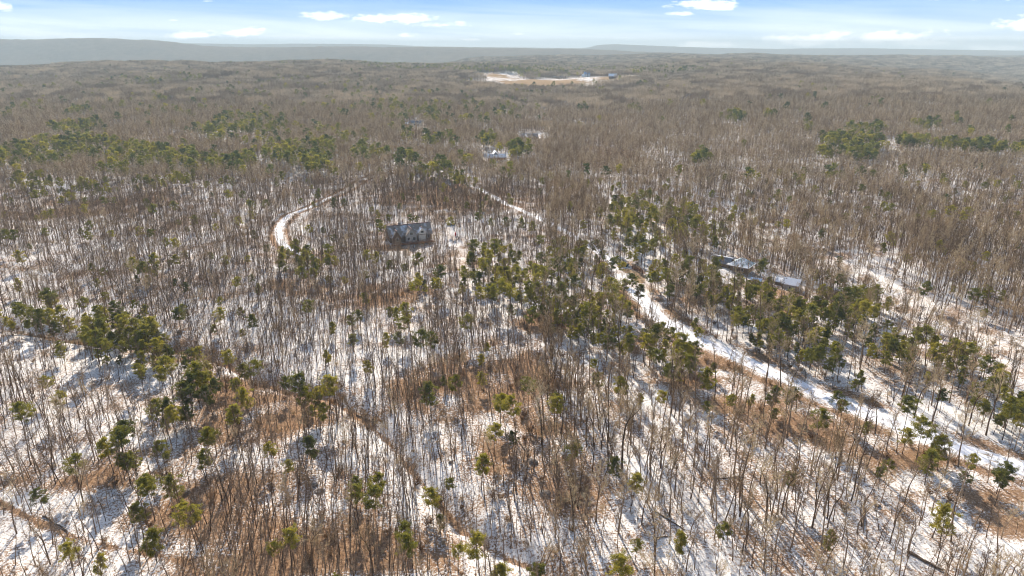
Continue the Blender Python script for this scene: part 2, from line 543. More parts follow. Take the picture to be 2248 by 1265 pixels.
# ------------------------------------------------------------------ ground sheet
def build_ground():
    rows = list(np.linspace(-500, 40, 26)) + list(np.exp(np.arange(math.log(50), math.log(12600), 0.0066)))
    rows = np.array(rows)
    t = np.linspace(-1, 1, 760)
    t = 0.75 * t + 0.25 * t ** 3
    hw = 1.15 * np.sqrt(np.maximum(rows, 0) ** 2 + 170.0 ** 2) + np.where(rows < 50, 400, 0) * np.clip((50 - rows) / 300, 0, 1)
    X = t[None, :] * hw[:, None]
    Y = np.repeat(rows[:, None], len(t), 1)
    Z = tz(X, Y)
    nr, nc = X.shape
    co = np.stack([X, Y, Z], -1).reshape(-1, 3)
    idx = np.arange(nr * nc).reshape(nr, nc)
    quads = np.stack([idx[:-1, :-1], idx[:-1, 1:], idx[1:, 1:], idx[1:, :-1]], -1).reshape(-1, 4)
    me = bpy.data.meshes.new("ground")
    me.vertices.add(len(co))
    me.vertices.foreach_set("co", co.ravel())
    me.loops.add(quads.size)
    me.loops.foreach_set("vertex_index", quads.ravel())
    me.polygons.add(len(quads))
    me.polygons.foreach_set("loop_start", np.arange(0, quads.size, 4))
    me.polygons.foreach_set("loop_total", np.full(len(quads), 4))
    me.update()
    me.polygons.foreach_set("use_smooth", np.ones(len(quads), bool))
    a = me.attributes.new("litter", 'FLOAT', 'POINT')
    a.data.foreach_set("value", litter_at(X, Y).ravel())
    a = me.attributes.new("tan", 'FLOAT', 'POINT')
    a.data.foreach_set("value", blob_mask(X, Y, TAN).ravel())
    a = me.attributes.new("wood", 'FLOAT', 'POINT')
    wood = np.clip((Y - 600) / 900, 0, 0.8) + np.clip((Y - 3300) / 700, 0, 1) * 2
    wood = wood * np.clip(1 - blob_mask(X, Y, OPEN) * 1.6, 0, 1)
    a.data.foreach_set("value", wood.ravel())
    o = bpy.data.objects.new("ground", me)
    COL.objects.link(o)
    o["kind"] = "structure"
    # material
    m, nt, bs = new_mat("forest_floor")
    L = nt.links.new
    tc = nt.nodes.new("ShaderNodeTexCoord")

    def noise(scale, detail=5, rough=0.6, vec=None):
        n = nt.nodes.new("ShaderNodeTexNoise")
        n.inputs["Scale"].default_value = scale
        n.inputs["Detail"].default_value = detail
        n.inputs["Roughness"].default_value = rough
        L(vec or tc.outputs["Object"], n.inputs["Vector"])
        return n.outputs["Fac"]

    def mth(op, a, b, clamp=False, c=None):
        n = nt.nodes.new("ShaderNodeMath")
        n.operation = op
        n.use_clamp = clamp
        for i, v in enumerate((a, b, c)):
            if v is None:
                continue
            if isinstance(v, (int, float)):
                n.inputs[i].default_value = v
            else:
                L(v, n.inputs[i])
        return n.outputs[0]

    def attr(nm):
        n = nt.nodes.new("ShaderNodeAttribute")
        n.attribute_name = nm
        return n.outputs["Fac"]

    def mix(f, a, b):
        n = nt.nodes.new("ShaderNodeMix")
        n.data_type = 'RGBA'
        L(f, n.inputs["Factor"])
        for s, v in (("A", a), ("B", b)):
            if isinstance(v, tuple):
                n.inputs[s].default_value = (*v, 1)
            else:
                L(v, n.inputs[s])
        return n.outputs["Result"]

    fine = noise(2.2, 7, 0.75)
    mid = noise(0.12, 4, 0.6)
    coarse = noise(0.025, 3, 0.5)
    snowvar = ramp(nt, [(0.3, (.66, .635, .61)), (0.7, (.85, .82, .78))])
    L(noise(0.4, 5), snowvar.inputs[0])
    leafcol = ramp(nt, [(0.36, (.07, .042, .026)), (0.5, (.24, .14, .08)), (0.62, (.50, .35, .22))])
    L(noise(1.6, 9, 0.9), leafcol.inputs[0])
    # litter shows where the attribute plus noise passes a threshold
    s = mth('ADD', mth('MULTIPLY', attr("litter"), 0.29), mth('MULTIPLY', fine, 1.35))
    s = mth('ADD', s, mth('MULTIPLY', mid, 0.58))
    s = mth('ADD', s, mth('MULTIPLY', coarse, 0.4))
    lf = mth('MULTIPLY', mth('SUBTRACT', s, 1.135), 8.0, clamp=True)
    base = mix(lf, snowvar.outputs[0], leafcol.outputs[0])
    # loose leaves and twigs lying on the snow
    dots = mth('MULTIPLY', mth('SUBTRACT', mth('ADD', noise(5.0, 3, 0.6), mth('MULTIPLY', mid, 0.40)), 0.785), 8.0, clamp=True)
    base = mix(dots, base, leafcol.outputs[0])
    tancol = ramp(nt, [(0.35, (.20, .13, .07)), (0.65, (.40, .28, .17))])
    L(noise(0.5, 5), tancol.inputs[0])
    tf = mth('MULTIPLY', mth('SUBTRACT', mth('ADD', attr("tan"), mth('MULTIPLY', noise(0.035, 7, 0.75), 1.6)), 1.58), 7.0, clamp=True)
    base = mix(tf, base, tancol.outputs[0])
    # distant woods: brown darkened to put the canopy's own shadowing into the colour
    wcol = ramp(nt, [(0.3, (.09, .07, .05)), (0.55, (.165, .13, .095)), (0.8, (.22, .18, .13))])
    L(noise(0.02, 8, 0.75), wcol.inputs[0])
    wf = mth('MULTIPLY', mth('ADD', attr("wood"), mth('MULTIPLY', mth('SUBTRACT', mid, 0.5), 0.8)), 1.0, clamp=True)
    base = mix(wf, base, wcol.outputs[0])
    L(base, bs.inputs["Base Color"])
    bs.inputs["Roughness"].default_value = 0.75
    bs.inputs["Specular IOR Level"].default_value = 0.0
    bp = nt.nodes.new("ShaderNodeBump")
    bp.inputs["Strength"].default_value = 0.35
    bp.inputs["Distance"].default_value = 0.4
    L(noise(0.9, 6, 0.65), bp.inputs["Height"])
    bp2 = nt.nodes.new("ShaderNodeBump")
    L(mth('MULTIPLY', wf, 0.9), bp2.inputs["Strength"])
    bp2.inputs["Distance"].default_value = 9.0
    L(noise(0.03, 9, 0.8), bp2.inputs["Height"])
    L(bp.outputs[0], bp2.inputs["Normal"])
    L(bp2.outputs[0], bs.inputs["Normal"])
    me.materials.append(m)


build_ground()


def ribbon(name, P, hw, lift, mat, kind='structure', amp=0.4):
    P = smooth_line(np.asarray(P), 8)
    Tn = np.gradient(P, axis=0)
    Tn /= np.linalg.norm(Tn, axis=1)[:, None] + 1e-9
    Nn = np.stack([-Tn[:, 1], Tn[:, 0]], 1)
    r = np.random.default_rng(5)
    k = 9
    vs_, fs, ac = [], [], []
    k = 17
    wob = np.cumsum(r.normal(0, 0.12, len(P)))
    wob -= np.linspace(0, wob[-1], len(P))
    for i, (p, n) in enumerate(zip(P, Nn)):
        for j in range(k):
            s = (j / (k - 1) * 2 - 1)
            w = hw * (1 + amp * 0.3 * math.sin(i * 0.7 + j) + 0.1 * wob[i])
            x, y = p + n * s * w
            z = float(tz(x, y)) + lift - (0.10 if abs(s) > 0.99 else 0)
            vs_.append((x, y, z))
            ac.append(s * hw)
    for i in range(len(P) - 1):
        for j in range(k - 1):
            a = i * k + j
            fs.append((a, a + 1, a + k + 1, a + k))
    me = bpy.data.meshes.new(name)
    me.from_pydata(vs_, [], fs)
    at = me.attributes.new('across', 'FLOAT', 'POINT')
    at.data.foreach_set('value', np.array(ac, float))
    me.materials.append(mat)
    for p in me.polygons:
        p.use_smooth = True
    o = bpy.data.objects.new(name, me)
    COL.objects.link(o)
    o["kind"] = kind
    return o


def road_mat(name, thr):
    m, nt, bs = new_mat(name)
    tc = nt.nodes.new("ShaderNodeTexCoord")
    n1 = nt.nodes.new("ShaderNodeTexNoise")
    n1.inputs["Scale"].default_value = 0.25
    n1.inputs["Detail"].default_value = 8
    n1.inputs["Roughness"].default_value = 0.7
    nt.links.new(tc.outputs["Object"], n1.inputs["Vector"])
    r1 = ramp(nt, [(thr, (.80, .80, .83)), (thr + .1, (.66, .66, .68)), (thr + .16, (.34, .27, .20))])
    # wheel ruts: two worn lines 0.8 m either side of the middle
    at = nt.nodes.new("ShaderNodeAttribute")
    at.attribute_name = "across"

    def mm(op, a, b, clamp=False):
        n = nt.nodes.new("ShaderNodeMath")
        n.operation = op
        n.use_clamp = clamp
        for i, v in enumerate((a, b)):
            if isinstance(v, (int, float)):
                n.inputs[i].default_value = v
            else:
                nt.links.new(v, n.inputs[i])
        return n.outputs[0]
    ab = mm('ABSOLUTE', at.outputs["Fac"], 0)
    rut = mm('SUBTRACT', 1.0, mm('MULTIPLY', mm('ABSOLUTE', mm('SUBTRACT', ab, 0.85), 0), 3.2), True)
    fac = mm('ADD', n1.outputs["Fac"], mm('MULTIPLY', rut, 0.13))
    nt.links.new(fac, r1.inputs[0])
    nt.links.new(r1.outputs[0], bs.inputs["Base Color"])
    bs.inputs["Roughness"].default_value = 0.7
    bs.inputs["Specular IOR Level"].default_value = 0.05
    return m


M['snow_road'] = road_mat('snow_road', 0.52)
M['snow_drive'] = road_mat('snow_drive', 0.50)
ribbon("road", ROAD[2:], 3.0, 0.06, M['snow_road'])
ribbon("lane", LANE, 1.9, 0.06, M['snow_road'])
ribbon("driveway", DRIVE[3:], 1.7, 0.06, M['snow_drive'])


tick("ground")
# ------------------------------------------------------------------ tree prototypes
class Geo:
    def __init__(self):
        self.v, self.f = [], []

    def tube(self, pts, rad, sides=4):
        n0 = len(self.v)
        n = len(pts)
        up = Vector((0.3, 0.9, 0.2))
        for i in range(n):
            a = pts[max(i - 1, 0)]
            b = pts[min(i + 1, n - 1)]
            t = (b - a).normalized()
            e1 = t.cross(up)
            if e1.length < 1e-3:
                e1 = t.cross(Vector((1, 0, 0)))
            e1.normalize()
            e2 = t.cross(e1)
            for k in range(sides):
                an = 2 * math.pi * k / sides
                self.v.append(pts[i] + (e1 * math.cos(an) + e2 * math.sin(an)) * rad[i])
        for i in range(n - 1):
            for k in range(sides):
                a = n0 + i * sides + k
                b = n0 + i * sides + (k + 1) % sides
                self.f.append((a, b, b + sides, a + sides))

    def sliver(self, p, d, w):
        s = d.cross(Vector((random.uniform(-1, 1), random.uniform(-1, 1), random.uniform(-1, 1))))
        if s.length < 1e-4:
            return
        s = s.normalized() * w * 0.5
        n = len(self.v)
        self.v += [p - s, p + s, p + d]
        self.f.append((n, n + 1, n + 2))

    def mesh(self, name, mat):
        me = bpy.data.meshes.new(name)
        me.from_pydata([tuple(v) for v in self.v], [], self.f)
        me.materials.append(mat)
        return me


def rv():
    return Vector((random.gauss(0, 1), random.gauss(0, 1), random.gauss(0, 1))).normalized()


def bare_tree(h, r0, spread, lo, nb, lean=0.0, fork=False, tw=0.036, full=1.0, sides=5):
    """returns trunk Geo and crown Geo; base at the origin"""
    tr, cr = Geo(), Geo()
    la = random.uniform(0, 6.28)
    def stem(base, d0, L, r, n=9, wob=0.05):
        pts, rad = [base.copy()], [r]
        wob *= 1.6
        d = d0.normalized()
        for i in range(n):
            d = (d + Vector((random.gauss(0, wob), random.gauss(0, wob), 0.06))).normalized()
            pts.append(pts[-1] + d * (L / n))
            rad.append(r * (1 - (i + 1) / n * 0.82))
        return pts, rad
    d0 = Vector((math.cos(la) * lean, math.sin(la) * lean, 1))
    stems = []
    if fork:
        fh = h * random.uniform(0.2, 0.45)
        p0, r_0 = stem(Vector((0, 0, -0.4)), d0, fh, r0, 4, 0.03)
        r_0 = [r0 * (1.15 if i == 0 else 1 - 0.12 * i / 4) for i in range(5)]
        tr.tube(p0, r_0, sides)
        for s in range(random.choice((2, 2, 3))):
            a = random.uniform(0, 6.28)
            sp = random.uniform(0.18, 0.38)
            p1, r1 = stem(p0[-1], Vector((math.cos(a) * sp, math.sin(a) * sp, 1)), (h - fh) * random.uniform(.8, 1), r0 * 0.62, 7, 0.07)
            tr.tube(p1, r1, sides)
            stems.append((p1, r1, 0.15))
    else:
        p0, r_0 = stem(Vector((0, 0, -0.4)), d0, h, r0, 10, 0.035)
        r_0[0] *= 1.25
        tr.tube(p0, r_0, sides)
        stems.append((p0, r_0, lo))
    per = max(3, int(nb / len(stems)))
    for pts, rad, lo_ in stems:
        n = len(pts) - 1
        for k in range(per):
            t = lo_ + (1 - lo_) * ((k + random.random()) / per) ** 0.85
            t = min(t, 0.985)
            f = t * n
            i = int(f)
            p = pts[i].lerp(pts[i + 1], f - i)
            r = (rad[i] * (1 - (f - i)) + rad[i + 1] * (f - i))
            L = spread * (1.15 - 0.75 * t) * random.uniform(0.6, 1.25)
            a = random.uniform(0, 6.28)
            up = random.uniform(0.35, 1.1) + 0.5 * t
            d = Vector((math.cos(a), math.sin(a), up)).normalized()
            bp, br = [p], [min(r * 0.5, 0.07 + 0.01 * L)]
            nn = 4
            for q in range(nn):
                d = (d + rv() * 0.24 + Vector((0, 0, 0.07))).normalized()
                bp.append(bp[-1] + d * L / nn)
                br.append(br[0] * (1 - (q + 1) / nn * 0.78))
            cr.tube(bp, br, 3)
            # secondary
            ns = max(3, int(L * 1.9 * full))
            for q in range(ns):
                tt = random.uniform(0.2, 1.0) * nn
                ii = min(int(tt), nn - 1)
                pp = bp[ii].lerp(bp[ii + 1], tt - ii)
                dd = (d * 0.5 + rv() * 0.75 + Vector((0, 0, 0.4))).normalized()
                l2 = L * random.uniform(0.22, 0.48)
                e1 = pp + dd * l2 * 0.5
                dd2 = (dd + rv() * 0.35 + Vector((0, 0, .1))).normalized()
                e2 = e1 + dd2 * l2 * 0.5
                cr.tube([pp, e1, e2], [tw * 0.9, tw * 0.65, tw * 0.3], 3)
                for w in range(int(10 * full) + 1):
                    g = random.random()
                    q0 = pp.lerp(e1, g * 2) if g < .5 else e1.lerp(e2, g * 2 - 1)
                    cr.sliver(q0, (dd + rv() * 0.9 + Vector((0, 0, .25))).normalized() * random.uniform(0.45, 1.1) * (0.55 + 0.12 * L), tw)
    return tr, cr


def puff(g, c, r, n, size, flat=0.75):
    for _ in range(n):
        d = rv()
        p = c + Vector((d.x, d.y, d.z * flat)) * r * random.random() ** 0.4
        dd = (d + rv() * 0.8 + Vector((0, 0, 0.3))).normalized() * size * random.uniform(0.7, 1.3)
        g.sliver(p, dd, size * 0.55)


def pine_tree(h, r0, cw, lo, nb, npuff, pn, psize, sides=5):
    tr, cr = Geo(), Geo()
    pts, rad = [Vector((0, 0, -0.4))], [r0 * 1.2]
    d = Vector((random.gauss(0, .03), random.gauss(0, .03), 1))
    n = 9
    for i in range(n):
        d = (d + Vector((random.gauss(0, .03), random.gauss(0, .03), .04))).normalized()
        pts.append(pts[-1] + d * h / n)
        rad.append(r0 * (1 - (i + 1) / n * .85))
    tr.tube(pts, rad, sides)
    for k in range(nb):
        t = lo + (1 - lo) * ((k + random.random()) / nb)
        t = min(t, .99)
        f = t * n
        i = int(f)
        p = pts[i].lerp(pts[i + 1], f - i)
        tt = (t - lo) / (1 - lo)
        prof = (math.sin(math.pi * min(1, tt * 0.72 + 0.22)) ** 0.7) * (1.0 if tt < .8 else 1 - (tt - .8) * 2.2)
        L = cw * prof * random.uniform(0.45, 1.2)
        a = random.uniform(0, 6.28)
        d = Vector((math.cos(a), math.sin(a), random.uniform(-0.05, 0.45) + 0.4 * tt)).normalized()
        e = p + d * L
        tr.tube([p, p.lerp(e, .5) + Vector((0, 0, .1)), e], [0.05, 0.035, 0.02], 3)
        for q in range(npuff):
            g = random.uniform(0.4, 1.05)
            puff(cr, p + d * L * g + rv() * 0.30 * (0.5 + L * .3), random.uniform(0.35, 0.62), pn, psize, 0.6)
    puff(cr, pts[-1] + Vector((0, 0, -.1)), 0.5, pn, psize)
    return tr, cr


def merge_mesh(name, parts):
    """parts: list of (Geo, material)"""
    v, f, mi, mats = [], [], [], []
    for g, m in parts:
        if m not in mats:
            mats.append(m)
        o = len(v)
        v += [tuple(p) for p in g.v]
        f += [tuple(i + o for i in q) for q in g.f]
        mi += [mats.index(m)] * len(g.f)
    me = bpy.data.meshes.new(name)
    me.from_pydata(v, [], f)
    for m in mats:
        me.materials.append(m)
    me.polygons.foreach_set("material_index", mi)
    return me


BARE = []     # (trunk mesh, crown mesh, whole mesh, height, form word)
specs = [(17, .17, 3.6, .48, 15, .03, False, 'straight'), (19, .19, 4.2, .45, 17, .05, False, 'straight'), (16, .15, 3.0, .50, 13, .10, False, 'leaning'),
         (18, .20, 4.6, .40, 18, .02, False, 'wide-crowned'), (17, .21, 4.0, .3, 18, .03, True, 'forked'), (20, .22, 4.6, .3, 21, .04, True, 'forked'),
         (14, .11, 2.2, .5, 11, .06, False, 'thin'), (15, .12, 2.4, .52, 11, .12, False, 'leaning'), (18, .13, 2.4, .55, 12, .03, False, 'slender'),
         (16, .16, 3.2, .4, 15, .05, True, 'forked')]
for i, (h, r0, sp, lo, nb, ln, fk, word) in enumerate(specs):
    tm = M['twig_dark'] if i in (0, 2, 6, 7, 8) else M['twig']
    tr, cr = bare_tree(h, r0 * (1.3 if i in (2, 6, 7, 8) else 1.1), sp, lo, nb, ln, fk, full=.75 if i in (2, 6, 7, 8) else 1.0)
    BARE.append((tr.mesh('trunk', M['bark']), cr.mesh('crown', tm), merge_mesh('bare_tree_whole', [(tr, M['bark']), (cr, tm)]), h, word))
PINE = []
for i, (h, cw, lo, word) in enumerate([(14, 3.7, .50, 'round-topped'), (15.5, 4.0, .58, 'broad'), (13, 3.1, .50, 'narrow'), (12, 3.3, .42, 'bushy'), (16, 3.6, .62, 'high-crowned'), (11, 2.7, .35, 'pointed')]):
    tr, cr = pine_tree(h, .17, cw, lo, 36, 5, 30, 0.34)
    PINE.append((tr.mesh('trunk', M['pine_bark']), cr.mesh('crown', M['needle']), merge_mesh('pine_whole', [(tr, M['pine_bark']), (cr, M['needle'])]), h, word))

# light copies for the middle distance and whole clumps for the far woods
BARE_MID, PINE_MID, CLUMP, SHRUB = [], [], [], []
for i in range(6):
    tr, cr = bare_tree(random.uniform(15, 18.5), random.uniform(.12, .18), random.uniform(2.2, 3.8), .5, 10, .05, i % 3 == 0, tw=0.12, full=0.8, sides=3)
    BARE_MID.append(merge_mesh('bare_mid', [(tr, M['bark']), (cr, M['twig_far'] if i % 2 else M['twig'])]))
for i in range(4):
    tr, cr = pine_tree(random.uniform(13, 15.5), .16, random.uniform(3.4, 4.4), .5, 18, 3, 11, 0.95, sides=3)
    PINE_MID.append(merge_mesh('pine_mid', [(tr, M['pine_bark']), (cr, M['needle_dark'] if i % 2 else M['needle'])]))
for i in range(6):
    g1, g2 = Geo(), Geo()
    for k in range(40):
        ox, oy = random.uniform(-12, 12), random.uniform(-12, 12)
        h = random.uniform(10, 14.5)
        r = random.uniform(1.7, 2.9)
        base = Vector((ox, oy, -3))
        g1.tube([base, Vector((ox + random.gauss(0, .4), oy + random.gauss(0, .4), h))], [.16, .05], 3)
        for q in range(64):
            d = rv()
            p = Vector((ox, oy, h * 0.74)) + Vector((d.x * r, d.y * r, d.z * h * 0.24)) * random.random() ** .5
            g2.sliver(p, (Vector((d.x, d.y, 0)) * .8 + Vector((0, 0, .9)) + rv() * .6).normalized() * random.uniform(1.0, 2.0), 0.13)
    CLUMP.append(merge_mesh('clump', [(g1, M['bark']), (g2, M['twig_far'])]))
for i in range(5):
    g1, g2 = Geo(), Geo()
    for q in range(46):
        a = random.uniform(0, 6.28)
        d = Vector((math.cos(a) * .55, math.sin(a) * .55, random.uniform(.5, 1.4))).normalized()
        L = random.uniform(.8, 2.6)
        g1.sliver(Vector((random.gauss(0, .35), random.gauss(0, .35), -.05)), d * L, .035)
        for w in range(9):
            p = d * L * random.uniform(.35, 1)
            if i < 3:
                g2.sliver(p, rv() * random.uniform(.15, .3), .14)
            else:
                g1.sliver(p, (d + rv()).normalized() * random.uniform(.3, .7), .026)
    SHRUB.append(merge_mesh('shrub', [(g1, M['twig'])] + ([(g2, M['dry_leaf'])] if i < 3 else [])))


tick("protos")
# ------------------------------------------------------------------ scatter: one geometry-nodes object per mass
def scatter(name, meshes, X, Y, S, label, cat, rot=None, sink=0.0, tilt=0.04, idx=None):
    pc = bpy.data.collections.new(name + "_kinds")
    for i, me in enumerate(meshes):
        po = bpy.data.objects.new("%s_kind_%02d" % (name, i), me)
        pc.objects.link(po)
    n = len(X)
    Z = tz(X, Y) - sink
    me = bpy.data.meshes.new(name)
    me.vertices.add(n)
    me.vertices.foreach_set("co", np.stack([X, Y, Z], 1).ravel())
    r = np.random.default_rng(hash(len(name) * 31 + n) % 100000)
    rz = r.uniform(0, 2 * math.pi, n)
    ro = np.stack([r.normal(0, tilt, n), r.normal(0, tilt, n), rz], 1)
    a = me.attributes.new("rot", 'FLOAT_VECTOR', 'POINT')
    a.data.foreach_set("vector", ro.ravel())
    a = me.attributes.new("scl", 'FLOAT', 'POINT')
    a.data.foreach_set("value", np.asarray(S, float))
    a = me.attributes.new("idx", 'INT', 'POINT')
    a.data.foreach_set("value", (r.integers(0, len(meshes), n) if idx is None else idx).astype(np.int32))
    ng = bpy.data.node_groups.new(name, 'GeometryNodeTree')
    ng.interface.new_socket(name="Geometry", in_out='INPUT', socket_type='NodeSocketGeometry')
    ng.interface.new_socket(name="Geometry", in_out='OUTPUT', socket_type='NodeSocketGeometry')
    gi, go = ng.nodes.new('NodeGroupInput'), ng.nodes.new('NodeGroupOutput')
    ci = ng.nodes.new('GeometryNodeCollectionInfo')
    ci.inputs['Collection'].default_value = pc
    ci.inputs['Separate Children'].default_value = True
    ci.inputs['Reset Children'].default_value = True
    ip = ng.nodes.new('GeometryNodeInstanceOnPoints')
    ip.inputs['Pick Instance'].default_value = True

    def na(nm, dt):
        q = ng.nodes.new('GeometryNodeInputNamedAttribute')
        q.data_type = dt
        q.inputs['Name'].default_value = nm
        return q.outputs['Attribute']
    er = ng.nodes.new('FunctionNodeEulerToRotation')
    ng.links.new(na('rot', 'FLOAT_VECTOR'), er.inputs[0])
    ng.links.new(gi.outputs[0], ip.inputs['Points'])
    ng.links.new(ci.outputs[0], ip.inputs['Instance'])
    ng.links.new(na('idx', 'INT'), ip.inputs['Instance Index'])
    ng.links.new(er.outputs[0], ip.inputs['Rotation'])
    ng.links.new(na('scl', 'FLOAT'), ip.inputs['Scale'])
    ng.links.new(ip.outputs[0], go.inputs[0])
    o = bpy.data.objects.new(name, me)
    COL.objects.link(o)
    md = o.modifiers.new("scatter", 'NODES')
    md.node_group = ng
    tag(o, label, cat, kind='stuff')
    return o


# ------------------------------------------------------------------ houses (positions needed before the trees)
HOUSES = []


def ground_pt(px, py):
    x, y = pix_to_ground([px], [py])
    return float(x[0]), float(y[0])


HS = {'lodge': (898, 528), 'cabin': (1622, 596), 'shed_blue_shade': (1660, 622), 'shed_white': (1738, 632), 'shed_small': (1716, 624), 'house_far': (1162, 306),
      'house_mid': (1088, 344), 'house_left': (911, 276), 'barn_white': (1345, 171), 'barn_blue': (1288, 168), 'pickup': (1368, 584), 'car': (1795, 655)}
HP = {k: ground_pt(*v) for k, v in HS.items()}
CLEAR = [(*HP['lodge'], 13), (*HP['cabin'], 10), (*HP['shed_blue_shade'], 5), (*HP['shed_white'], 6), (*HP['shed_small'], 5), (*HP['house_far'], 14),
         (*HP['house_mid'], 13), (*HP['house_left'], 13), (*HP['barn_white'], 20), (*HP['barn_blue'], 20), (*HP['pickup'], 4), (*HP['car'], 4)]


def sight(X, Y):
    """thin woods on the near side of the clearings, between them and the drone"""
    m = np.zeros(np.shape(X), bool)
    for cx, cy, r in CLEAR[:8]:
        u = X / np.maximum(Y, 1)
        m |= (np.abs(u * cy - cx) < r * .8) & (Y < cy) & (Y > cy - r - cy * .065)
    return m


def free(X, Y, m=1.0):
    ok = np.ones(np.shape(X), bool)
    for cx, cy, r in CLEAR:
        ok &= np.hypot(X - cx, Y - cy) > r * m
    return ok


tick("pre-pines")
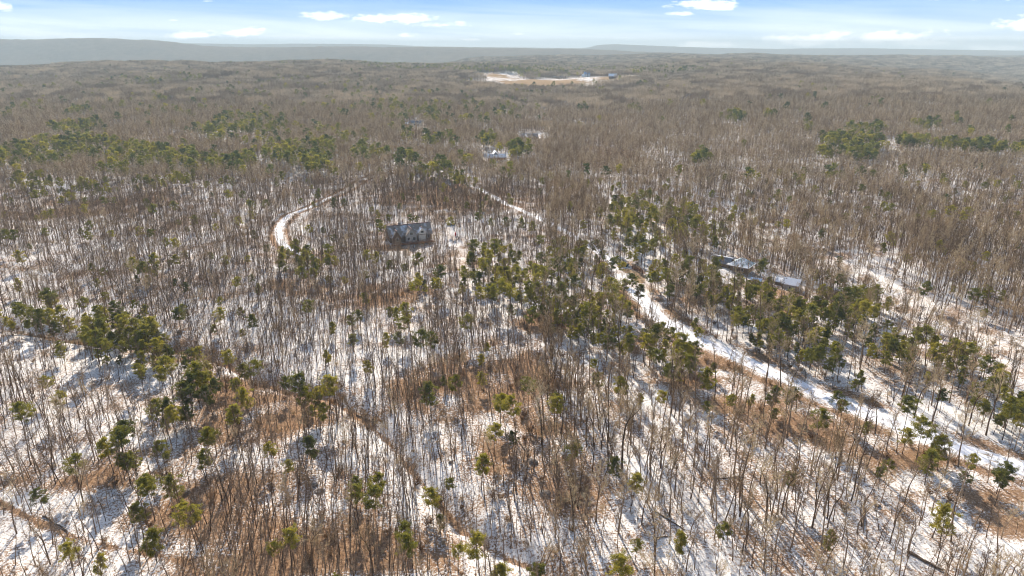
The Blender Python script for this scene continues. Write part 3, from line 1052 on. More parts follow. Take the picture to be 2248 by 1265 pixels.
# ------------------------------------------------------------------ pines
PX = """30 345 40 22 12;110 335 50 26 16;180 318 50 20 16;150 288 45 14 8;75 395 38 13 7;240 335 38 18 9;320 342 45 20 13;400 345 40 14 9;450 362 36 16 9;530 358 32 14 7
260 373 18 8 3;410 392 30 10 5;330 400 36 8 4;220 410 36 10 4;25 430 12 6 1;150 408 24 9 3;460 287 28 7 5;545 270 64 18 20;600 340 22 12 4;680 330 48 16 12;670 352 46 10 8;700 368 34 9 5
890 352 24 13 7;950 376 38 11 9;1020 393 24 9 5;810 338 34 14 8;895 300 14 6 3;950 310 20 7 3;990 310 20 7 3;1020 355 14 7 2;1070 308 18 7 4;1110 330 32 9 8;1150 332 14 6 3
20 218 14 5 2;90 224 10 4 1;180 245 18 5 3;290 225 7 3 1;200 275 22 8 5;50 240 20 5 2;5 252 16 6 2;300 182 62 11 40;400 172 40 7 18;640 141 24 4 10;560 215 40 8 10;345 216 36 8 6;450 200 60 8 8
900 148 90 6 60;1040 150 90 6 70;1230 152 110 7 80;1440 155 90 6 60;820 140 60 4 25;1130 160 60 4 25;700 190 150 18 30;850 230 120 30 30;500 230 200 25 30;1000 240 150 30 24;150 210 150 20 16;620 300 160 22 20;1200 200 120 10 16
1880 320 56 18 26;1830 310 28 10 7;2000 315 30 7 9;2080 320 24 7 6;2160 325 42 8 14;1890 340 38 10 10;1810 340 14 5 3;1900 286 40 5 6;2030 276 24 6 6;1610 258 24 7 7;1690 253 9 5 2;1775 285 5 4 1;1770 270 5 4 1
1920 287 10 4 2;2100 268 8 4 1;2130 295 9 5 2;2240 330 14 10 4;1540 350 18 10 4;1640 390 9 7 1;1825 430 6 5 1;1975 510 9 9 1;1820 388 6 5 1;2170 415 7 4 1;2060 545 7 5 1;1625 430 7 5 1;1400 237 16 6 5;1280 240 9 5 2;1700 215 250 25 14;1450 190 60 8 8
1370 470 28 17 9;1400 492 28 13 6;1440 455 42 10 8;1510 495 20 16 6;1490 475 14 9 2;1580 512 18 10 3;1670 525 10 8 1;1310 540 20 9 3;1400 540 20 10 4;1240 565 18 13 3;1080 560 32 15 6;1105 598 18 8 3;1190 545 8 7 1;1220 590 24 13 4;1330 588 16 15 3;1280 590 13 8 2
1080 605 36 10 5;1120 650 22 10 3;1180 650 22 10 4;1250 650 24 12 4;1060 650 7 7 1;1280 675 48 17 10;1325 682 26 13 5;1250 692 24 9 4;1270 712 18 8 3;1300 730 18 8 2;1350 737 32 10 4;1340 650 12 10 2;1370 720 17 8 2;1380 757 12 9 2;1460 735 13 12 2;1472 765 28 15 5
1450 790 12 8 2;1500 790 16 13 3;1395 632 8 7 1;1480 820 18 9 2;1555 840 6 5 1;1305 792 9 5 1;1365 840 6 5 1;1610 885 6 5 1;1695 870 14 10 2;1735 865 5 5 1;1660 855 7 6 1;1490 600 42 12 9;1450 616 17 8 2;1600 610 18 12 3;1640 640 28 12 4;1560 640 22 10 3;1520 690 9 6 1
1645 692 20 16 3;1700 642 28 13 4;1720 680 24 13 4;1800 680 38 10 6;1860 642 32 15 7;1870 670 28 13 5;1930 642 22 8 3;1850 692 28 10 4;1780 702 28 10 4;1690 720 18 10 3;1722 732 22 12 4;1820 740 15 14 2;1800 768 22 15 4;1895 700 28 10 4;1960 758 26 17 5;1990 750 18 12 3
2000 792 9 7 1;2070 760 28 12 4;2110 790 18 12 3;2050 815 16 5 1;1880 822 13 8 2;1840 802 10 6 1;1597 722 10 6 1;2180 832 18 10 3;2202 870 26 17 5;2222 900 16 12 3;2150 880 18 8 2;1915 865 14 8 2;1850 880 11 11 2;1990 922 5 5 1;1995 955 10 10 2;2022 962 5 5 1
2050 965 8 5 1;2075 987 10 8 2;2095 930 6 6 1;2120 1035 14 8 2;2190 1030 12 10 2;2200 1060 6 5 1;2045 1012 5 5 1;2140 1002 7 5 1;1800 920 5 5 1;1905 925 6 5 1;1940 1022 6 5 1;1270 965 5 4 1;1250 985 5 4 1;1360 1018 4 4 1;1390 1063 4 4 1;1395 1172 4 4 1;1497 1172 4 4 1
1355 1258 4 4 1;1735 1055 4 4 1;1110 1252 12 5 2;1185 1246 14 5 2;880 1185 16 12 2;890 1215 6 5 1;1005 1192 7 5 1;1045 1218 5 5 1;945 1075 5 5 1;965 1105 5 5 1;985 1035 5 5 1;785 1085 5 5 1;820 1112 6 5 1;640 1187 5 5 1;675 975 6 5 1;735 1247 5 5 1;600 1187 5 5 1
460 955 14 12 2;272 990 18 14 3;360 992 6 5 1;440 1012 9 6 2;375 905 22 8 3;510 915 6 6 1;65 930 5 5 1;165 1027 5 4 1;80 1085 8 5 2;330 1050 6 6 1;330 1092 9 7 2;300 1130 5 5 1;325 1182 7 8 2;425 1150 4 5 1;385 1066 7 6 1;150 1207 5 5 1;210 1217 5 5 1
110 660 16 7 2;175 665 7 6 1;230 647 7 6 1;60 692 36 9 5;115 697 17 9 2;152 707 8 6 1;230 692 22 9 3;240 722 26 9 4;310 700 17 9 2;270 750 36 18 8;320 747 22 16 4;350 762 17 8 3;465 712 6 5 1;400 670 6 5 1;130 757 16 7 2;300 812 14 10 2;375 827 14 8 2
430 802 15 11 3;500 802 12 8 2;440 842 20 10 4;455 872 10 8 2;545 872 12 8 2;510 837 12 7 2;625 836 6 5 1;690 872 17 10 3;410 872 14 6 2;885 752 6 6 1;975 822 6 6 1;1000 850 6 6 1;945 867 6 5 1;1065 822 5 5 1;1095 880 4 4 1;1160 872 6 5 1;1130 917 5 5 1;1225 905 5 5 1
1130 947 5 4 1;1080 947 5 4 1;320 585 14 10 3;495 570 6 5 1;550 565 8 5 1;620 560 13 9 2;660 560 17 9 3;700 570 9 7 1;725 574 11 8 2;545 602 8 6 1;672 610 6 5 1;345 472 8 6 1;370 532 6 5 1;410 547 6 5 1;930 605 13 8 2;960 612 9 5 1;855 580 8 5 1;805 575 8 5 1
1020 632 6 5 1;225 592 7 5 1;1830 1165 5 5 1;1225 885 4 4 1;760 700 200 60 4;2150 640 60 30 2;990 488 5 3 1;883 512 4 3 1"""
pine_px = []
for chunk in PX.replace("\n", ";").split(";"):
    x, y, rx, ry, n = [float(q) for q in chunk.split()]
    for k in range(int(n * (4.0 if y < 165 and n > 20 else 1.9 if y < 240 else 4.6 if y < 420 else ((7.0 if x > 1440 and y < 800 else 6.0 if x > 1750 else 5.5) if n > 2 else (2.2 if n == 2 else 1))))):
        while True:
            a, b = random.uniform(-1, 1), random.uniform(-1, 1)
            if a * a + b * b < 1:
                break
        kk = 2.1 if n > 2 and y > 420 else 1.2
        pine_px.append((x + a * rx * kk, y + b * ry * kk))
pine_px = np.array(pine_px)
pX, pY = pix_to_ground(pine_px[:, 0], pine_px[:, 1], 5.5)
# extra pines wherever the woods reach, thinly; many on the left far side
ext = []
r_ = np.random.default_rng(5)
for _ in range(3600):
    Yv = math.sqrt(r_.uniform(0, 1)) * 4200
    uu = r_.uniform(-.85, .85)
    if Yv < 420 or (Yv < 1300 and uu > 0.05 and r_.random() < .8) or (uu > .05 and r_.random() < .5):
        continue
    ext.append((uu * Yv, Yv))
for _ in range(420):
    Yv = 75 + 390 * math.sqrt(r_.uniform(0, 1))
    ext.append((r_.uniform(-.78, .78) * Yv, Yv))
ext = np.array(ext)
pS0 = np.random.default_rng(3).uniform(0, 1, len(pX) + len(ext))
pX = np.concatenate([pX, ext[:, 0]])
pY = np.concatenate([pY, ext[:, 1]])
ok = free(pX, pY, 0.75) & ~sight(pX, pY) & (dist_line(pX, pY, ROAD) > 3.8) & (dist_line(pX, pY, LANE) > 3) & (dist_line(pX, pY, DRIVE) > 2.6) & (blob_mask(pX, pY, OPEN) < 1.0)
pX, pY = pX[ok], pY[ok]
# no two pines closer than their crowns allow
keep, cellmap = [], {}
for i in range(len(pX)):
    md = 2.4 if pY[i] < 450 else 2.2
    ci, cj = int(pX[i] // 3), int(pY[i] // 3)
    if all((pX[i] - pX[j]) ** 2 + (pY[i] - pY[j]) ** 2 > md * md for a in (-1, 0, 1) for b in (-1, 0, 1) for j in cellmap.get((ci + a, cj + b), ())):
        keep.append(i)
        cellmap.setdefault((ci, cj), []).append(i)
pX, pY = pX[keep], pY[keep]
pS = np.random.default_rng(8).uniform(.36, .74, len(pX))
pI = np.random.default_rng(9).integers(0, len(PINE), len(pX))

tick("pines")
# ------------------------------------------------------------------ bare trees
cell = 1.82
gx = np.arange(-900, 900, cell)
gy = np.arange(28, 980, cell)
GX, GY = np.meshgrid(gx, gy)
jr = np.random.default_rng(2)
GX = (GX + jr.uniform(-.48, .48, GX.shape) * cell).ravel()
GY = (GY + jr.uniform(-.48, .48, GY.shape) * cell).ravel()
k = (np.abs(GX) < 0.86 * GY + 30)
GX, GY = GX[k], GY[k]
den = density_at(GX, GY)
den = np.where(GX > 0.12 * GY, den * 0.80, den)
den = den * (1 - .38 * np.clip((GX / GY - .08) / .1, 0, 1) * np.clip((230 - GY) / 40, 0, 1))
# bare trees stand back from the pines
PG = np.zeros((1000, 600))
pi_, pj_ = ((pX + 1000) / 2).astype(int), (pY / 2).astype(int)
inb = (pi_ > 2) & (pi_ < 997) & (pj_ > 2) & (pj_ < 597)
np.add.at(PG, (pi_[inb], pj_[inb]), 1.0)
for _ in range(3):
    PG[1:-1] = (PG[:-2] + PG[1:-1] + PG[2:]) / 3
    PG[:, 1:-1] = (PG[:, :-2] + PG[:, 1:-1] + PG[:, 2:]) / 3
pine_near = PG[np.clip(((GX + 1000) / 2).astype(int), 0, 999), np.clip((GY / 2).astype(int), 0, 599)]
pine_front = PG[np.clip(((GX + 1000) / 2).astype(int), 0, 999), np.clip(((GY + 6) / 2).astype(int), 0, 599)]
den = den * np.clip(1.05 - 10 * np.maximum(pine_near, pine_front), .38, 1)
for P_, w_, f_ in ((ROAD, 15, .42), (LANE[:6], 11, .7), (BANK, 20, .38), (DRIVE[4:9], 9, .6)):
    u_ = GX / GY
    ahead = np.zeros(GX.shape, bool)
    for st_ in (4, 8, 12, 16):
        ahead |= dist_line(GX * (1 + st_ / GY), GY + st_, P_) < w_ * .38
    den = np.where(ahead, den * f_, den)
k = (jr.uniform(0, 1, GX.shape) < den) & free(GX, GY)
k &= ~(sight(GX, GY) & (jr.uniform(0, 1, GX.shape) < .85))
bX, bY = GX[k], GY[k]
# scale: taller to the right and near, slimmer in the middle left
nB = len(bX)
bS = np.where(jr.uniform(0, 1, nB) < .30, jr.uniform(.22, .40, nB), jr.uniform(.40, .72, nB))
bS = np.where((bX > .05 * bY) & (bY < 330), bS * jr.uniform(.85, 1.5, nB), bS)
bI = jr.integers(0, len(BARE), nB)
slim = (bX < 0.05 * bY) & (jr.uniform(0, 1, nB) < .85)
bI = np.where(slim, jr.choice([2, 6, 7, 8, 8, 0], nB), bI)


def in_view(X, Y, Z):
    x, y, d = to_px(X, Y, Z)
    return (x > 4) & (x < 2244) & (y < 1262) & (d > 0), x, y, d


def pick(X, Y, S, hs, n):
    Zg = tz(X, Y)
    v, x, y, d = in_view(X, Y, Zg + hs * S * 0.6)
    size = np.where(v, hs * S / d, 0)
    order = np.argsort(-size)
    sel = np.zeros(len(X), bool)
    sel[order[:n]] = True
    return sel & v


hb = np.array([b[3] for b in BARE])[bI]
hp = np.array([b[3] for b in PINE])[pI]
selB = pick(bX, bY, bS, hb, 300)
selP = pick(pX, pY, pS, hp, 300)


# place words for labels (where in the photo a thing stands)
def place(x, y):
    cols = [(0.055, "far left"), (0.13, "outer left"), (0.22, "mid left"), (0.31, "inner left"), (0.40, "left of centre"), (0.47, "centre left"),
            (0.53, "dead centre"), (0.60, "centre right"), (0.69, "right of centre"), (0.78, "inner right"), (0.87, "mid right"), (0.945, "outer right"), (1.1, "far right")]
    rows = [(0.30, "high up"), (0.40, "upper half"), (0.48, "above mid-height"), (0.55, "mid-height"), (0.62, "below mid-height"), (0.69, "lower half"), (0.76, "lower third"),
            (0.83, "lower quarter"), (0.90, "near bottom"), (1.5, "bottom edge")]
    c = next(w for t, w in cols if x / 2248 < t)
    r = next(w for t, w in rows if y / 1265 < t)
    return r + ", " + c


def finish_labels(items):
    """items: (object, x, y, label); make every label single its object out"""
    byl = {}
    for it in items:
        byl.setdefault(it[3], []).append(it)
    for lab, L in byl.items():
        if len(L) == 1:
            L[0][0]["label"] = lab
            continue
        L.sort(key=lambda t: t[1])
        if len(L) == 2:
            w = ["left of two", "right of two"]
        elif len(L) == 3:
            w = ["leftmost of three", "middle of three", "rightmost of three"]
        else:
            names = ["leftmost", "second", "third", "fourth", "fifth", "sixth", "seventh", "eighth", "ninth", "tenth", "eleventh", "twelfth", "thirteenth", "fourteenth"]
            w = [names[0]] + [names[min(i, 13)] + " from left" for i in range(1, len(L))]
        for it, ww in zip(L, w):
            it[0]["label"] = lab + ", " + ww


litB = litter_at(bX, bY)
dpin = None


def individuals(X, Y, S, I, sel, protos, name, cat, group, words):
    items = []
    src = {}
    r = np.random.default_rng(len(name))
    pxy = np.stack([pX, pY], 1)
    for i in np.nonzero(sel)[0]:
        tm, cm, _, h, form = protos[I[i]]
        z = float(tz(X[i], Y[i]))
        e = bpy.data.objects.new(name, None)
        COL.objects.link(e)
        e.location = (X[i], Y[i], z)
        s = float(S[i])
        e.scale = (s, s, s * float(r.uniform(.94, 1.06)))
        e.rotation_euler = (float(r.normal(0, .03)), float(r.normal(0, .03)), float(r.uniform(0, 6.28)))
        if I[i] not in src:
            a = bpy.data.objects.new('trunk', tm)
            b = bpy.data.objects.new('crown', cm)
            src[I[i]] = (a, b)
        else:
            a, b = [q.copy() for q in src[I[i]]]
        for q in (a, b):
            q.parent = e
            COL.objects.link(q)
        tag(e, None, cat, group)
        x, y, d = to_px(X[i], Y[i], z + h * s * (0.75 if cat == 'pine' else 0.4))
        items.append((e, float(x), float(y), words(i, s * h, form) + ", " + place(x, y)))
    finish_labels(items)


dnear = []


def bare_words(i, h, form):
    size = "tall" if h > 11.5 else ("short" if h < 8 else "middling")
    d = np.hypot(pX - bX[i], pY - bY[i]).min()
    if d < 4.0:
        w = "beside a pine"
    elif dist_line(bX[i], bY[i], STREAM) < 6:
        w = "by the ditch"
    elif litB[i] > .5:
        w = "on brown leaf litter"
    else:
        w = "on snow"
    return "%s %s bare tree %s" % (size, form, w)


litP = litter_at(pX, pY)


def pine_words(i, h, form):
    size = "tall" if h > 8.4 else ("small" if h < 6.2 else "middling")
    d = np.sort(np.hypot(pX - pX[i], pY - pY[i]))
    if d[1] > 9:
        w = "standing alone"
    elif dist_line(pX[i], pY[i], ROAD) < 9:
        w = "beside the snowy road"
    elif d[min(3, len(d) - 1)] < 7:
        w = "in a thick clump"
    else:
        w = "in a loose group"
    return "%s %s pine %s" % (size, form, w)


individuals(bX, bY, bS, bI, selB, BARE, 'bare_tree', 'bare tree', 'bare trees on the near slope', bare_words)
individuals(pX, pY, pS, pI, selP, PINE, 'pine_tree', 'pine', 'pines among the bare trees', pine_words)

tick("indiv")
# the rest of each kind
near = (~selB) & (bY < 430)
mid = (~selB) & (bY >= 430)
nb0 = len(BARE)
allm = [b[2] for b in BARE] + BARE_MID
idx = np.concatenate([bI[near], nb0 + jr.integers(0, len(BARE_MID), mid.sum())])
scatter('bare_woodland', allm, np.concatenate([bX[near], bX[mid]]), np.concatenate([bY[near], bY[mid]]), np.concatenate([bS[near], bS[mid]]),
        'grey brown leafless woodland covering the snowy plateau', 'bare woodland', idx=idx)
npn = (~selP) & (pY < 450)
npf = (~selP) & (pY >= 450)
idx = np.concatenate([pI[npn], len(PINE) + jr.integers(0, len(PINE_MID), npf.sum())])
fS = (pS[npf] + .22) * np.clip(1.0 + (pY[npf] - 500) / 4000, 1, 1.15)
scatter('pine_woodland', [b[2] for b in PINE] + PINE_MID, np.concatenate([pX[npn], pX[npf]]), np.concatenate([pY[npn], pY[npf]]), np.concatenate([pS[npn], fS]),
        'dark green pines dotted through the farther leafless woods', 'pine woodland', idx=idx)

# far woods as whole clumps
cs = 21.0
gx = np.arange(-4100, 4100, cs)
gy = np.arange(985, 4400, cs)
GX, GY = np.meshgrid(gx, gy)
GX = (GX + jr.uniform(-.4, .4, GX.shape) * cs).ravel()
GY = (GY + jr.uniform(-.4, .4, GY.shape) * cs).ravel()
op = blob_mask(GX, GY, OPEN)
k = (np.abs(GX) < 0.84 * GY) & (op + .35 * sinnoise(GX, GY, 61, 70) < .5) & (jr.uniform(0, 1, GX.shape) < .97)
scatter('distant_woodland', CLUMP, GX[k], GY[k], jr.uniform(.85, 1.15, k.sum()), 'hazy leafless forest stretching to the horizon ridges', 'forest', tilt=0.0)

tick("clumps")
# undergrowth
n = 34000
Yv = 60 + (520 - 60) * np.sqrt(jr.uniform(0, 1, n))
uu = jr.uniform(-.8, .8, n)
sx, sy = uu * Yv, Yv
lit = litter_at(sx, sy)
pr = 0.07 + 0.5 * np.clip(lit, 0, 1) + 0.55 * np.exp(-(dist_line(sx, sy, STREAM) / 5) ** 2) + 0.3 * np.exp(-((dist_line(sx, sy, ROAD) - 8) / 4) ** 2)
pr += 0.5 * np.exp(-(dist_line(sx, sy, RAVINE) / 12) ** 2)
k = (jr.uniform(0, 1, n) < pr) & free(sx, sy, .8) & (dist_line(sx, sy, ROAD) > 4.4) & (dist_line(sx, sy, LANE) > 3.2) & (dist_line(sx, sy, DRIVE) > 2.6) & (blob_mask(sx, sy, OPEN) < .9)
sx, sy, lit = sx[k], sy[k], lit[k]
ii = np.where(jr.uniform(0, 1, len(sx)) < .35 + .45 * np.clip(lit, 0, 1), jr.integers(0, 3, len(sx)), jr.integers(3, 5, len(sx)))
scatter('undergrowth', SHRUB, sx, sy, jr.uniform(.25, 1.0, len(sx)) ** 1.2, 'low brown brush and saplings growing under the trees', 'undergrowth', idx=ii)


# ------------------------------------------------------------------ small mesh builder for buildings, cars, logs
class MB:
    def __init__(self):
        self.v, self.f = [], []

    def quadprism(self, pts_bottom, pts_top):
        n = len(self.v)
        k = len(pts_bottom)
        self.v += [tuple(p) for p in pts_bottom] + [tuple(p) for p in pts_top]
        self.f.append(tuple(n + i for i in reversed(range(k))))
        self.f.append(tuple(n + k + i for i in range(k)))
        for i in range(k):
            j = (i + 1) % k
            self.f.append((n + i, n + j, n + k + j, n + k + i))

    def box(self, x0, x1, y0, y1, z0, z1):
        self.quadprism([(x0, y0, z0), (x1, y0, z0), (x1, y1, z0), (x0, y1, z0)], [(x0, y0, z1), (x1, y0, z1), (x1, y1, z1), (x0, y1, z1)])

    def slab(self, p, t):
        """a sloped plate: four corners, thickened downwards by t"""
        lo = [(a, b, c - t) for a, b, c in p]
        self.quadprism(lo, p)

    def build(self, name, mat, parent=None, bevel=0.0):
        me = bpy.data.meshes.new(name)
        me.from_pydata(self.v, [], self.f)
        me.materials.append(mat)
        o = bpy.data.objects.new(name, me)
        COL.objects.link(o)
        if parent is not None:
            o.parent = parent
        if bevel > 0:
            b = o.modifiers.new("b", 'BEVEL')
            b.width = bevel
            b.segments = 2
        return o


def empty(name, x, y, rz, label, cat, group=None, dz=0.0):
    e = bpy.data.objects.new(name, None)
    COL.objects.link(e)
    e.location = (x, y, float(tz(x, y)) + dz)
    e.rotation_euler = (0, 0, rz)
    tag(e, label, cat, group)
    return e


def gable_wing(root, x0, x1, y0, y1, zw, zr, wall, roof, over=0.5, along='x', name='wall', snow=None, trim=None):
    """walls with gable ends plus two roof plates; ridge along x or y"""
    w = MB()
    if along == 'x':
        ym = (y0 + y1) / 2
        w.quadprism([(x0, y0, -1.2), (x0, y1, -1.2), (x0, y1, zw), (x0, ym, zr - .12), (x0, y0, zw)], [(x1, y0, -1.2), (x1, y1, -1.2), (x1, y1, zw), (x1, ym, zr - .12), (x1, y0, zw)])
    else:
        xm = (x0 + x1) / 2
        w.quadprism([(x0, y0, -1.2), (x1, y0, -1.2), (x1, y0, zw), (xm, y0, zr - .12), (x0, y0, zw)], [(x0, y1, -1.2), (x1, y1, -1.2), (x1, y1, zw), (xm, y1, zr - .12), (x0, y1, zw)])
    wo = w.build(name, wall, root)
    r = MB()
    t = .22
    if along == 'x':
        ym = (y0 + y1) / 2
        sl = (zr - zw) / (ym - y0)
        a, b = x0 - over, x1 + over
        ey0, ey1, ez = y0 - over, y1 + over, zw - sl * over
        r.slab([(a, ey0, ez + t), (b, ey0, ez + t), (b, ym, zr + t), (a, ym, zr + t)], t)
        r.slab([(a, ym, zr + t), (b, ym, zr + t), (b, ey1, ez + t), (a, ey1, ez + t)], t)
    else:
        xm = (x0 + x1) / 2
        sl = (zr - zw) / (xm - x0)
        a, b = y0 - over, y1 + over
        ex0, ex1, ez = x0 - over, x1 + over, zw - sl * over
        r.slab([(ex0, a, ez + t), (xm, a, zr + t), (xm, b, zr + t), (ex0, b, ez + t)], t)
        r.slab([(xm, a, zr + t), (ex1, a, ez + t), (ex1, b, ez + t), (xm, b, zr + t)], t)
    ro = r.build('roof', roof, root)
    if trim is not None:
        q = MB()
        if along == 'x':
            q.box(x0 - over - .05, x1 + over + .05, ym - .28, ym + .28, zr + .12, zr + .34)
        else:
            q.box(xm - .28, xm + .28, y0 - over - .05, y1 + over + .05, zr + .12, zr + .34)
        q.build('ridge_cap', trim, ro)
    return wo, ro


def window(root, x, y, z, w, h, face='front'):
    f, g = MB(), MB()
    if face == 'front':
        f.box(x - w / 2 - .08, x + w / 2 + .08, y - .06, y + .02, z - .08, z + h + .08)
        g.box(x - w / 2, x + w / 2, y - .09, y - .062, z, z + h)
    else:
        f.box(x - .06, x + .02, y - w / 2 - .08, y + w / 2 + .08, z - .08, z + h + .08)
        g.box(x - .09, x - .062, y - w / 2, y + w / 2, z, z + h)
    wo = f.build('window', M['white_trim'], root)
    g.build('pane', M['glass'], wo)


def door(root, x, y, z=0.0, mat='wood_wall'):
    d = MB()
    d.box(x - .5, x + .5, y - .07, y + .01, z, z + 2.1)
    do = d.build('door', M[mat], root)
    h = MB()
    h.box(x + .32, x + .40, y - .13, y - .07, z + .95, z + 1.05)
    h.build('handle', M['dark_paint'], do)


tick("under")
# --- the large lodge in the clearing
lx, ly = HP['lodge']
lodge = empty('lodge', lx, ly + 3, R(22), 'large wooden lodge with maroon ridge, snowy dormers and brown walls inside the driveway loop', 'house')
gable_wing(lodge, -10.5, 9.5, -4.5, 4.5, 3.0, 6.9, M['wood_wall'], M['snowy_shingle'], trim=M['maroon'])
gable_wing(lodge, -3.4, 1.6, -7.0, 0.5, 3.4, 6.4, M['grey_wall'], M['snowy_shingle'], over=.45, along='y', name='front_gable', trim=M['maroon'])
gable_wing(lodge, -9.6, -5.6, -6.2, 0.0, 2.9, 5.6, M['wood_wall'], M['snowy_shingle'], over=.4, along='y', name='side_gable', trim=M['maroon'])
gable_wing(lodge, 3.2, 6.6, -4.9, -0.6, 3.9, 5.8, M['cream_wall'], M['snow'], over=.35, along='y', name='dormer', trim=M['maroon'])
for wx in (-2.2, .4):
    window(lodge, wx, -7.0, 1.0, 1.2, 1.5)
window(lodge, -0.9, -7.0, 3.4, 1.5, 1.4)
window(lodge, 4.9, -4.9, 3.5, 1.3, 1.0)
for wx in (3.6, 5.6, 8.0):
    window(lodge, wx, -4.5, 1.0, 1.1, 1.4)
window(lodge, -7.6, -6.2, 1.0, 1.4, 1.5)
door(lodge, 2.3, -4.5)
c_ = MB()
c_.box(-4.9, -3.8, 1.2, 2.3, 4.0, 8.0)
c_.build('chimney', M['rock'], lodge, .05)
d_ = MB()
d_.box(-10.5, 9.6, -9.6, -7.1, -.2, .25)
for k in range(8):
    xx = -10.4 + k * 2.84
    d_.box(xx, xx + .14, -9.55, -9.41, .25, 1.25)
d_.box(-10.5, 9.6, -9.56, -9.44, 1.25, 1.34)
d_.build('deck', M['red_wood'], lodge)

# --- the cabin group at the right of the road
cx_, cy_ = HP['cabin']
cabin = empty('cabin', cx_ + 1.5, cy_ + 2, R(-38), 'cabin with pyramid roof of pale green metal edged in snow above the road', 'house')
w = MB()
w.box(-3.6, 3.6, -3.6, 3.6, -1.5, 3.0)
w.build('wall', M['wood_wall'], cabin)
r4 = MB()
b = [(-4.4, -4.4, 2.9), (4.4, -4.4, 2.9), (4.4, 4.4, 2.9), (-4.4, 4.4, 2.9)]
r4.quadprism(b, [(-.3, -.3, 5.6), (.3, -.3, 5.6), (.3, .3, 5.6), (-.3, .3, 5.6)])
ro = r4.build('roof', M['snowy_metal'], cabin)
e_ = MB()
for (x0, x1, y0, y1) in ((-4.5, 4.5, -4.62, -4.42), (-4.5, 4.5, 4.42, 4.62), (-4.7, -4.5, -4.62, 4.62), (4.5, 4.7, -4.62, 4.62)):
    e_.box(x0, x1, y0, y1, 2.75, 3.08)
e_.build('eave', M['snow'], ro)
window(cabin, -1.4, -3.6, .9, 1.1, 1.2)
window(cabin, 1.6, -3.6, .9, 1.1, 1.2)
door(cabin, .1, -3.6)
gable_wing(cabin, -11.5, -4.3, -2.6, 2.6, 2.6, 4.4, M['wood_wall'], M['grey_roof'], over=.45, name='wing', trim=M['snow'])
sx_, sy_ = HP['shed_blue_shade']
s1 = empty('shed', sx_, sy_, R(-32), 'small open shed with a roof coloured blue for shaded snow below the pyramid-roofed cabin', 'shed')
gable_wing(s1, -1.8, 1.8, -1.6, 1.6, 1.5, 2.2, M['grey_wall'], M['blue_roof_and_shade'], over=.3)  # the blue is shade on roof snow, put into the colour
door(s1, 0, -1.6, -.6)
sx_, sy_ = HP['shed_white']
s2 = empty('garage', sx_, sy_, R(52), 'grey garage with a snow white roof, right of its smaller neighbour', 'garage')
gable_wing(s2, -2.6, 2.6, -3.0, 3.0, 2.4, 4.2, M['grey_wall'], M['snow'], over=.3, along='y')
g_ = MB()
g_.box(-1.4, 1.4, -3.07, -3.0, -.3, 2.0)
g_.build('garage_door', M['white_trim'], s2)
window(s2, -2.6, 0, .8, .9, .9, 'side')
sx_, sy_ = HP['shed_small']
s3 = empty('shed', sx_, sy_, R(48), 'low snow-roofed shed with brown walls just left of the grey garage', 'shed')
gable_wing(s3, -1.9, 1.9, -2.0, 2.0, 1.7, 2.7, M['wood_wall'], M['snow'], over=.25, along='y')
door(s3, 0, -2.0, -.4)

# --- farther houses
hx, hy = HP['house_far']
h1 = empty('house', hx, hy, R(-8), 'long low house with half-snowy dark roof in the far bright woods', 'house')
gable_wing(h1, -9, 8, -4, 4, 3.0, 5.6, M['wood_wall'], M['snowy_shingle'], trim=M['grey_roof'])
gable_wing(h1, -5.5, -1, -7, 0, 3.0, 5.0, M['grey_wall'], M['snow'], over=.4, along='y', name='front_gable')
window(h1, 3, -4, 1, 1.4, 1.3)
window(h1, 5.5, -4, 1, 1.4, 1.3)
door(h1, 0.8, -4)
hx, hy = HP['house_mid']
h2 = empty('house', hx, hy, R(6), 'white-roofed house with an upright rear wing beside yellow-green pines', 'house')
gable_wing(h2, -6, 8, -3.2, 3.2, 2.8, 4.8, M['red_wood'], M['snow'], name='wall')
gable_wing(h2, -2.2, 2.2, -1, 9, 4.4, 6.6, M['grey_wall'], M['snow'], over=.4, along='y', name='wing')
window(h2, 4, -3.2, 1, 1.4, 1.2)
window(h2, -4, -3.2, 1, 1.4, 1.2)
door(h2, 0, -3.2)
hx, hy = HP['house_left']
h3 = empty('house', hx, hy, R(-12), 'cream-walled house with a plain grey roof deep in the woods', 'house')
gable_wing(h3, -6, 7.5, -3.6, 3.6, 3.4, 5.6, M['cream_wall'], M['grey_roof'])
gable_wing(h3, -11.5, -6.3, -2.4, 2.4, 2.3, 3.7, M['grey_wall'], M['snow'], over=.3, name='lean_to')
window(h3, 1, -3.6, 1, 1.4, 1.3)
window(h3, 5, -3.6, 1, 1.4, 1.3)
door(h3, 3, -3.6)
hx, hy = HP['barn_white']
h4 = empty('barn', hx, hy, R(-5), 'white-roofed barn with brown walls at the far farm field', 'barn')
gable_wing(h4, -9, 9, -6, 6, 4.5, 9.5, M['wood_wall'], M['snow'], over=.6)
g_ = MB()
g_.box(-2, 2, -6.1, -6, -.5, 3.6)
g_.build('barn_door', M['maroon'], h4)
hx, hy = HP['barn_blue']
h5 = empty('house', hx, hy, R(10), 'pale blue-grey farmhouse standing before dark pines by the far field', 'house')
gable_wing(h5, -7, 7, -5.5, 5.5, 6.0, 11.5, M['white_trim'], M['blue_roof_and_shade'], over=.5)
gable_wing(h5, -12, -7.3, -3.5, 3.5, 3.2, 5.5, M['white_trim'], M['snow'], over=.4, name='side_wing')
for wx in (-4, 0, 4):
    window(h5, wx, -5.5, 1.2, 1.3, 1.8)
    window(h5, wx, -5.5, 4.0, 1.3, 1.5)


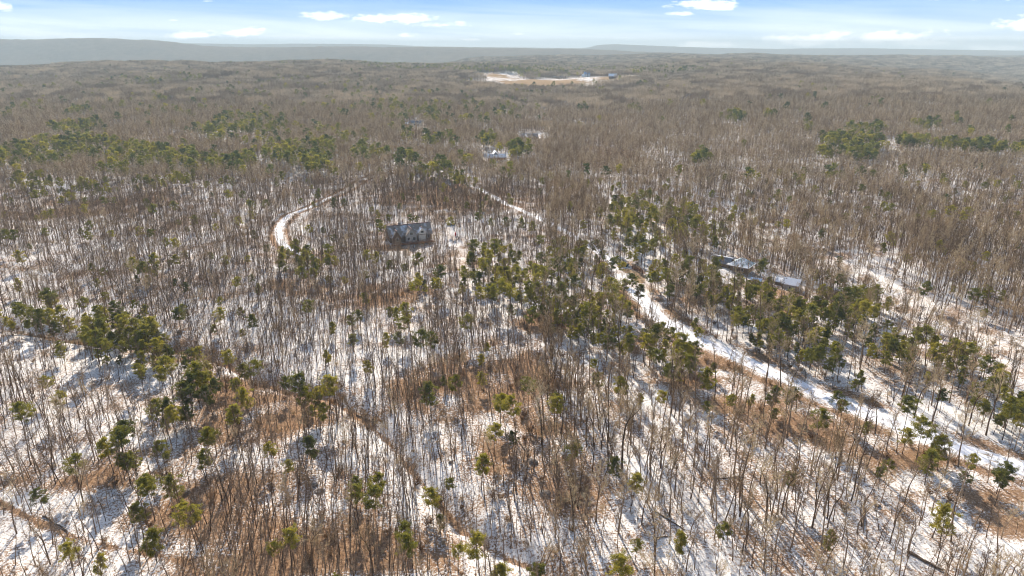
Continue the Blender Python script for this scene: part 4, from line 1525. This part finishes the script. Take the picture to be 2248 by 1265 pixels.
# --- vehicles
def vehicle(name, x, y, rz, paint, label, cat, truck=False):
    root = empty(name, x, y, rz, label, cat)
    b = MB()
    side = [(-2.3, .45), (2.3, .45), (2.35, .95), (1.5, 1.05), (-2.3, 1.05)]
    b.quadprism([(a, -.88, c) for a, c in side], [(a, .88, c) for a, c in side])
    b.build('body', paint, root, .06)
    c = MB()
    if truck:
        cab = [(-.5, 1.05), (1.2, 1.05), (.75, 1.72), (-.35, 1.72)]
    else:
        cab = [(-1.9, 1.05), (1.2, 1.05), (.55, 1.62), (-1.5, 1.62)]
    c.quadprism([(a, -.78, q) for a, q in cab], [(a, .78, q) for a, q in cab])
    c.build('cabin', M['glass'], root, .04)
    t = MB()
    t.box(cab[3][0] + .05, cab[2][0] - .05, -.72, .72, cab[2][1], cab[2][1] + .05)
    t.build('cab_roof', paint, root, .02)
    for wx in (-1.45, 1.45):
        for wy in (-.8, .8):
            g = Geo()
            n = 14
            for sy in (-.12, .12):
                for k in range(n):
                    g.v.append(Vector((wx + .36 * math.cos(2 * math.pi * k / n), wy + sy, .36 + .36 * math.sin(2 * math.pi * k / n))))
            g.f = [tuple(range(n)), tuple(range(2 * n - 1, n - 1, -1))] + [(k, k + n, (k + 1) % n + n, (k + 1) % n) for k in range(n)]
            o = bpy.data.objects.new('wheel', g.mesh('wheel', M['rubber']))
            o.parent = root
            COL.objects.link(o)
    for wy in (-.6, .6):
        l = MB()
        l.box(2.34, 2.38, wy - .16, wy + .16, .7, .85)
        l.build('headlight', M['white_trim'], root)
    return root


vehicle('pickup_truck', *HP['pickup'], R(-20), M['dark_paint'], 'dark pickup truck parked at the top of the tan gravel turning', 'truck', True)
vehicle('parked_car', *HP['car'], R(150), M['white_paint'], 'white car parked downhill of the grey garage', 'car')

# --- rail fence beside the gravel
fx, fy = ground_pt(1388, 590)
fx2, fy2 = ground_pt(1416, 604)
fr = empty('rail_fence', fx, fy, math.atan2(fy2 - fy, fx2 - fx), 'reddish wooden rail fence beside the gravel turning', 'fence')
LL = math.hypot(fx2 - fx, fy2 - fy)
npst = 6
for k in range(npst):
    p = MB()
    xx = LL * k / (npst - 1)
    p.box(xx - .08, xx + .08, -.08, .08, -.6, 1.5)
    p.build('post', M['red_wood'], fr)
for zz in (.4, .8, 1.2):
    p = MB()
    p.box(-.1, LL + .1, .09, .14, zz, zz + .16)
    p.build('rail', M['red_wood'], fr)

# --- woodpile and the red box near the lodge
wx, wy = ground_pt(990, 494)
wp = empty('wood_pile', wx, wy, R(6), 'long stack of split logs under snow right of the lodge', 'wood pile')
g = Geo()
for row in range(4):
    for k in range(13):
        c = Vector((-2.0 + k * .31 + (row % 2) * .15, 0, .14 + row * .25))
        g.tube([c + Vector((0, -.45, 0)), c + Vector((0, .45, 0))], [.14, .14], 6)
o = bpy.data.objects.new('logs', g.mesh('logs', M['log']))
o.parent = wp
COL.objects.link(o)
s_ = MB()
s_.box(-2.2, 2.1, -.5, .5, 1.04, 1.22)
s_.build('snow_cover', M['snow'], wp, .08)
rx_, ry_ = ground_pt(1000, 517)
rb = empty('utility_box', rx_, ry_, R(15), 'small upright red box beside the snowy path right of the lodge', 'box')
q = MB()
q.box(-.32, .32, -.3, .3, 0, 1.5)
q.build('case', M['red'], rb, .04)
q = MB()
q.box(-.38, .38, -.36, .36, 1.5, 1.62)
q.build('lid', M['red'], rb, .03)

# --- fallen logs
LOGS = [(1895, 1135, 7, 62, .26, 'mossy fallen log half under snow, upper of the lower-right logs'), (2030, 1233, 6, -52, .30, 'dark fallen log beside a brushy clump near the bottom right'),
        (700 + 770, 1143, 7, -48, .16, 'thin fallen trunk lying on streaky snow below the forked trees'), (1450, 1180, 3, 10, .14, 'short fallen branch near the small pine at the bottom'),
        (962, 655, 9, 70, .16, 'fallen trunk on snow below the red box'), (970, 602, 8, 35, .2, 'grey fallen trunk by the lone pines under the lodge path'),
        (480, 448, 9, 15, .16, 'long fallen trunk above the left driveway'), (385, 560, 9, 0, .12, 'thin fallen pole on left snow slope'),
        (1150, 985, 6, -70, .2, 'fallen trunk on leaves near the middle'), (800, 900, 7, -40, .2, 'fallen trunk bridging the dark ditch'),
        (1590, 1050, 5, 5, .12, 'slim fallen stem lying across shadows right of centre'), (120, 1150, 8, -30, .18, 'fallen trunk beside the brown track, bottom left')]
for (x, y, L, a, r0, lab) in LOGS:
    gx_, gy_ = ground_pt(x, y)
    e = empty('fallen_log', gx_, gy_, R(a), lab, 'log', 'fallen logs on the forest floor')
    g = Geo()
    pts = []
    for k in range(7):
        t = (k / 6 - .5) * L
        wxx, wyy = gx_ + math.cos(R(a)) * t, gy_ + math.sin(R(a)) * t
        pts.append(Vector((t, random.gauss(0, .08), float(tz(wxx, wyy)) - e.location.z + r0 * .8)))
    g.tube(pts, [r0 * (1.1 - .09 * k) for k in range(7)], 8)
    o = bpy.data.objects.new('log_trunk', g.mesh('log_trunk', M['log']))
    o.parent = e
    COL.objects.link(o)
    g = Geo()
    for k in range(5):
        p = pts[random.randint(2, 5)]
        d = Vector((.5, random.choice((-1, 1)) * .7, random.uniform(.2, .9))).normalized()
        g.tube([p, p + d * random.uniform(.6, 1.8)], [.06, .015], 4)
    o = bpy.data.objects.new('branch_stubs', g.mesh('branch_stubs', M['log']))
    o.parent = e
    COL.objects.link(o)

# --- rocks showing through the snow
ROCKS = [(1170, 1016, .8, 'dark flat rock on snow right of the ditch pines'), (1196, 1086, .9, 'brown boulder at the edge of the bluish shade'), (990, 1012, .5, 'small rock in the snow above the ditch brush'),
         (1560, 915, .5, 'small stone on bright streaked snow right of centre'), (1250, 740, .6, 'grey rock in the pale opening below the pines'), (700, 1080, .7, 'grey boulder among thin stems left of the ditch'),
         (690, 1065, .6, 'dark stone just behind the grey boulder'), (410, 1080, .8, 'boulder in brown leaves at the lower left'), (1925, 1110, .6, 'rock beside the mossy log'), (1700, 905, .6, 'stone in brown leaves below the road')]
for (x, y, s, lab) in ROCKS:
    gx_, gy_ = ground_pt(x, y)
    me = bpy.data.meshes.new('rock')
    import bmesh
    bm = bmesh.new()
    bmesh.ops.create_icosphere(bm, subdivisions=3, radius=s)
    ph = random.uniform(0, 10)
    for v in bm.verts:
        n_ = v.co.normalized()
        f = 1 + .22 * math.sin(n_.x * 3.1 + ph) + .18 * math.sin(n_.y * 4.3 + ph * 2) + .12 * math.sin(n_.z * 7 + n_.x * 5)
        v.co = Vector((n_.x * 1.3, n_.y, n_.z * .62)) * s * f
    bm.to_mesh(me)
    bm.free()
    me.materials.append(M['rock'])
    o = bpy.data.objects.new('rock', me)
    COL.objects.link(o)
    o.location = (gx_, gy_, float(tz(gx_, gy_)) + s * .12)
    o.rotation_euler = (0, 0, random.uniform(0, 6))
    tag(o, lab, 'rock', 'rocks showing through the snow')

tick("houses")
# ------------------------------------------------------------------ haze
HAZE = 1.4e-4
me = bpy.data.meshes.new('haze')
x0, x1, y0, y1, z0, z1 = -15500, 15500, -600, 12700, -160, 160
me.from_pydata([(x0, y0, z0), (x1, y0, z0), (x1, y1, z0), (x0, y1, z0), (x0, y0, z1), (x1, y0, z1), (x1, y1, z1), (x0, y1, z1)], [],
               [(0, 3, 2, 1), (4, 5, 6, 7), (0, 1, 5, 4), (1, 2, 6, 5), (2, 3, 7, 6), (3, 0, 4, 7)])
mh = bpy.data.materials.new('haze_air')
mh.use_nodes = True
nt = mh.node_tree
nt.nodes.clear()
pv = nt.nodes.new('ShaderNodeVolumePrincipled')
pv.inputs['Color'].default_value = (.58, .71, .76, 1)
pv.inputs['Density'].default_value = HAZE
pv.inputs['Anisotropy'].default_value = 0.0
mo = nt.nodes.new('ShaderNodeOutputMaterial')
nt.links.new(pv.outputs[0], mo.inputs['Volume'])
me.materials.append(mh)
hz = bpy.data.objects.new('haze', me)
COL.objects.link(hz)
tag(hz, 'pale bluish haze filling the air out to the far ridges', 'haze', kind='stuff')
print("bare", nB, selB.sum(), "pine", len(pX), selP.sum(), "clumps", k if isinstance(k, int) else 0)
